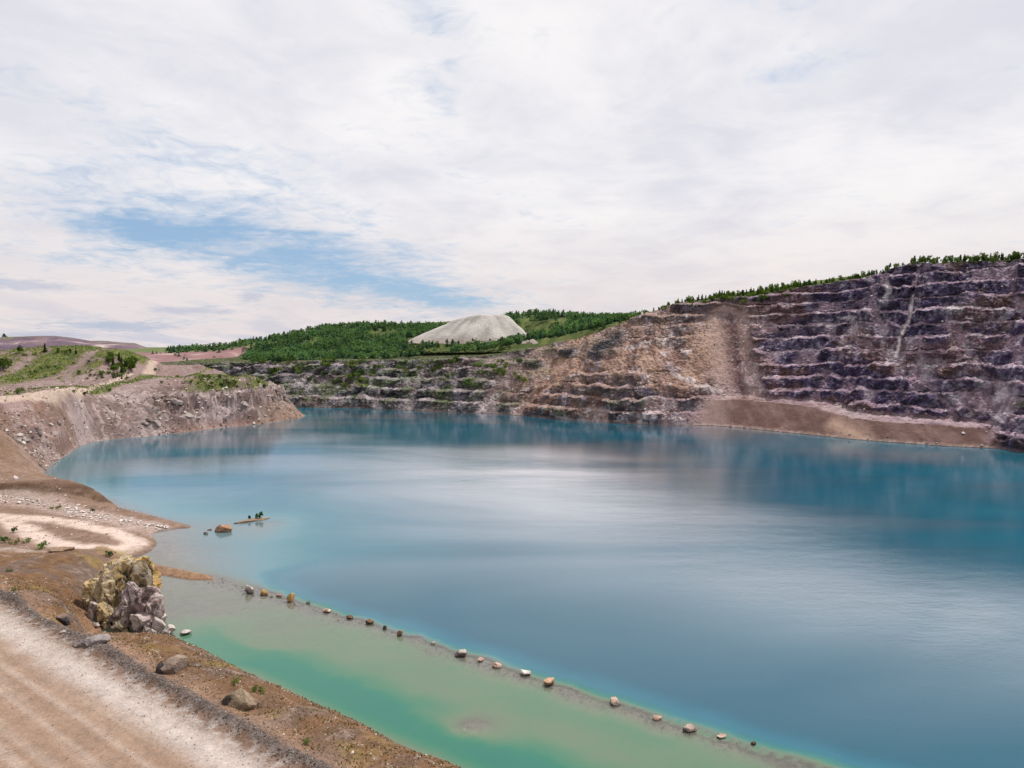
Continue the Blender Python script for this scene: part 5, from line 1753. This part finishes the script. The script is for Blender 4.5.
# plants near the camera
for px, py, h, lab, vr in ((42, 549, 2.3, 'round green bush on the brown hump by the white patch', 0), (110, 557, 2.0, 'upright green shrub on top of the yellow cliff', 2), (5, 543, 2.4, 'dark bush at the left edge below the track loop', 2), (14, 532, 2.0, 'low dark bush inside the left end of the track loop', 2),
                           (16, 545, 1.6, 'thin green bush left of the brown hump', 1), (29, 543, 1.6, 'small yellow bush above the white patch', 1), (57, 510, 1.9, 'green tuft among the pale rubble rocks', 1), (93, 512, 1.6, 'small olive shrub on the mound edge by the rubble', 2),
                           (10, 572, .9, 'tiny green tuft on the brown terrace at the left', 0), (13, 592, 1.0, 'yellow-green tuft just above the road berm', 1),
                           (234, 684, 1.1, 'bright green tuft on the bank right of the large boulder', 1), (255, 692, .9, 'green tuft high on the bank edge', 0), (263, 693, 1.0, 'taller yellow-green tuft on the bank edge', 1), (307, 743, .8, 'single green tuft low on the near bank', 0),
                           (120, 628, 1.0, 'green plant in the hollow between cliff and buttress', 0)):
    p = land_hit(px, py)
    if p is not None:
        tree('shrub', p - np.array([0, 0, .05]), h, lab, None, vr)
for px, py, h, lab in ((250, 520.5, 1.7, 'small green sapling at the left on the gravel bar'), (256, 520, 2.1, 'dense dark sapling in the middle of the gravel bar'), (260, 519.5, 2.7, 'tallest sapling, right one on the gravel bar')):
    p = P(px, py, 0)
    tree('leafy', p + np.array([0, 0, .2]), h, lab, None, 2)

# lone tree on the far purple hill
p = PD(5, 339, 1270)
tree('leafy', p - np.array([0, 0, 1]), 12, 'lone tree on the purple hill at the far left edge')


# the wooded hills beyond: a mass no one could count
def forest(name, pts, hs, kinds, seed, nl=34):
    r = np.random.default_rng(seed)
    protos_ = []
    for i in range(10):
        kd = 'conifer' if i < 5 else 'leafy'
        cols = [((.034, .076, .050), (.072, .128, .074)), ((.050, .098, .050), (.105, .165, .068))][i >= 5]  # bluer, softer greens put distance haze into the leaf colour
        v_, f_, c_ = crown_mesh('x', kd, seed + i, nl, cols)
        k_ = np.array([1.5, 1.5, 1.0]) if kd == 'conifer' else np.array([1.25, 1.25, 1.0])
        ctr_ = v_.reshape(-1, 3, 3).mean(1, keepdims=True)
        v_ = ((v_.reshape(-1, 3, 3) - ctr_) * 1.9 + ctr_).reshape(-1, 3) * k_
        protos_.append((v_, c_))
    vs, cs = [], []
    for p_, h_, kd in zip(pts, hs, kinds):
        v_, c_ = protos_[int(r.integers(0, 5)) + (5 if kd else 0)]
        vs.append(v_ * h_ + p_)
        cs.append(c_ * r.uniform(.7, 1.3) * (1 + .35 * noise3(p_[0] * .02, p_[1] * .02, 0, 130)))
    V_ = np.vstack(vs)
    return link(name, mesh_from(name, V_, np.arange(len(V_)).reshape(-1, 3), MAT_LEAF, np.vstack(cs)), kind='stuff')


fp, fh, fk = [], [], []


def add_forest(n_, x0, x1, y0, y1, test, h0, h1, leafy):
    x = rng.uniform(x0, x1, n_)
    y = rng.uniform(y0, y1, n_)
    zz = ZB(x, y) + 1.6 * fbm(x * .012, y * .012, 0, 51, 4)
    qx, qy = proj(np.stack([x, y, zz], -1))
    ok = test(x, y, qx, qy)
    for a, b, c0 in zip(x[ok], y[ok], zz[ok]):
        fp.append((a, b, c0 - .5))
        fh.append(rng.uniform(h0 * .55, h1 * 1.1))
        fk.append(rng.random() < leafy)


clear = lambda x, y: fbm(x * .02, y * .02, 0, 121, 3)
add_forest(5200, -360, 10, 735, 1010, lambda x, y, qx, qy: (qx > 244 + (y < 800) * 8) & (clear(x, y) > -.32) & ~((np.hypot((x - hc0[0]) / 86, (y - 870) / 66) < 1)) & ~((qx > 400) & (y > 760) & (y < 800)), 5, 9, .5)
add_forest(2600, -20, 220, 720, 1120, lambda x, y, qx, qy: (clear(x, y) > -.15) & (qx > 500) & ~((qx < 555) & (y > 890) & (y < 1000)) & (qx < 640) & ~(np.hypot((x - hc0[0]) / 88, (y - 870) / 66) < 1), 6, 10, .35)
add_forest(420, -560, -300, 985, 1080, lambda x, y, qx, qy: (qx > 168) & (qx < 262), 5, 9, .4)
add_forest(160, -560, -300, 850, 985, lambda x, y, qx, qy: (clear(x, y) > .25) & (qx > 150) & (qx < 250), 4, 7, .5)
add_forest(700, 120, 480, 620, 900, lambda x, y, qx, qy: (zz_ok(x, y)) & (qx > 690) & (qx < 1030), 6, 9, .4) if False else None
forest('forest', fp, fh, fk, 900)

# short grass on the headland greens
gi = np.argwhere((grass_h > .45) & view_l)
pick = gi[rng.integers(0, len(gi), 15000)]
gxp = GX[pick[:, 1]] + rng.uniform(-.5, .5, len(pick))
gyp = GY[pick[:, 0]] + rng.uniform(-.5, .5, len(pick))
gzp = land_z(gxp, gyp)
n = len(gxp)
an = rng.uniform(0, 6.28, n)
hgt = rng.uniform(.35, 1.1, n)
wd_ = rng.uniform(.25, .6, n)
dxv, dyv = np.cos(an) * wd_, np.sin(an) * wd_
base = np.stack([gxp, gyp, gzp - .1], -1)
tv = np.stack([base - np.stack([dxv, dyv, 0 * an], -1), base + np.stack([dxv, dyv, 0 * an], -1), base + np.stack([rng.normal(size=n) * .3, rng.normal(size=n) * .3, hgt], -1)], 1)
tone = rng.random(n)[:, None]
gcs = np.array([[.06, .10, .016]]) * (1 - tone) + np.array([[.14, .16, .035]]) * tone
link('grass', mesh_from('grass', tv.reshape(-1, 3), np.arange(n * 3).reshape(-1, 3), MAT_LEAF, np.repeat(gcs, 3, 0)), kind='stuff')
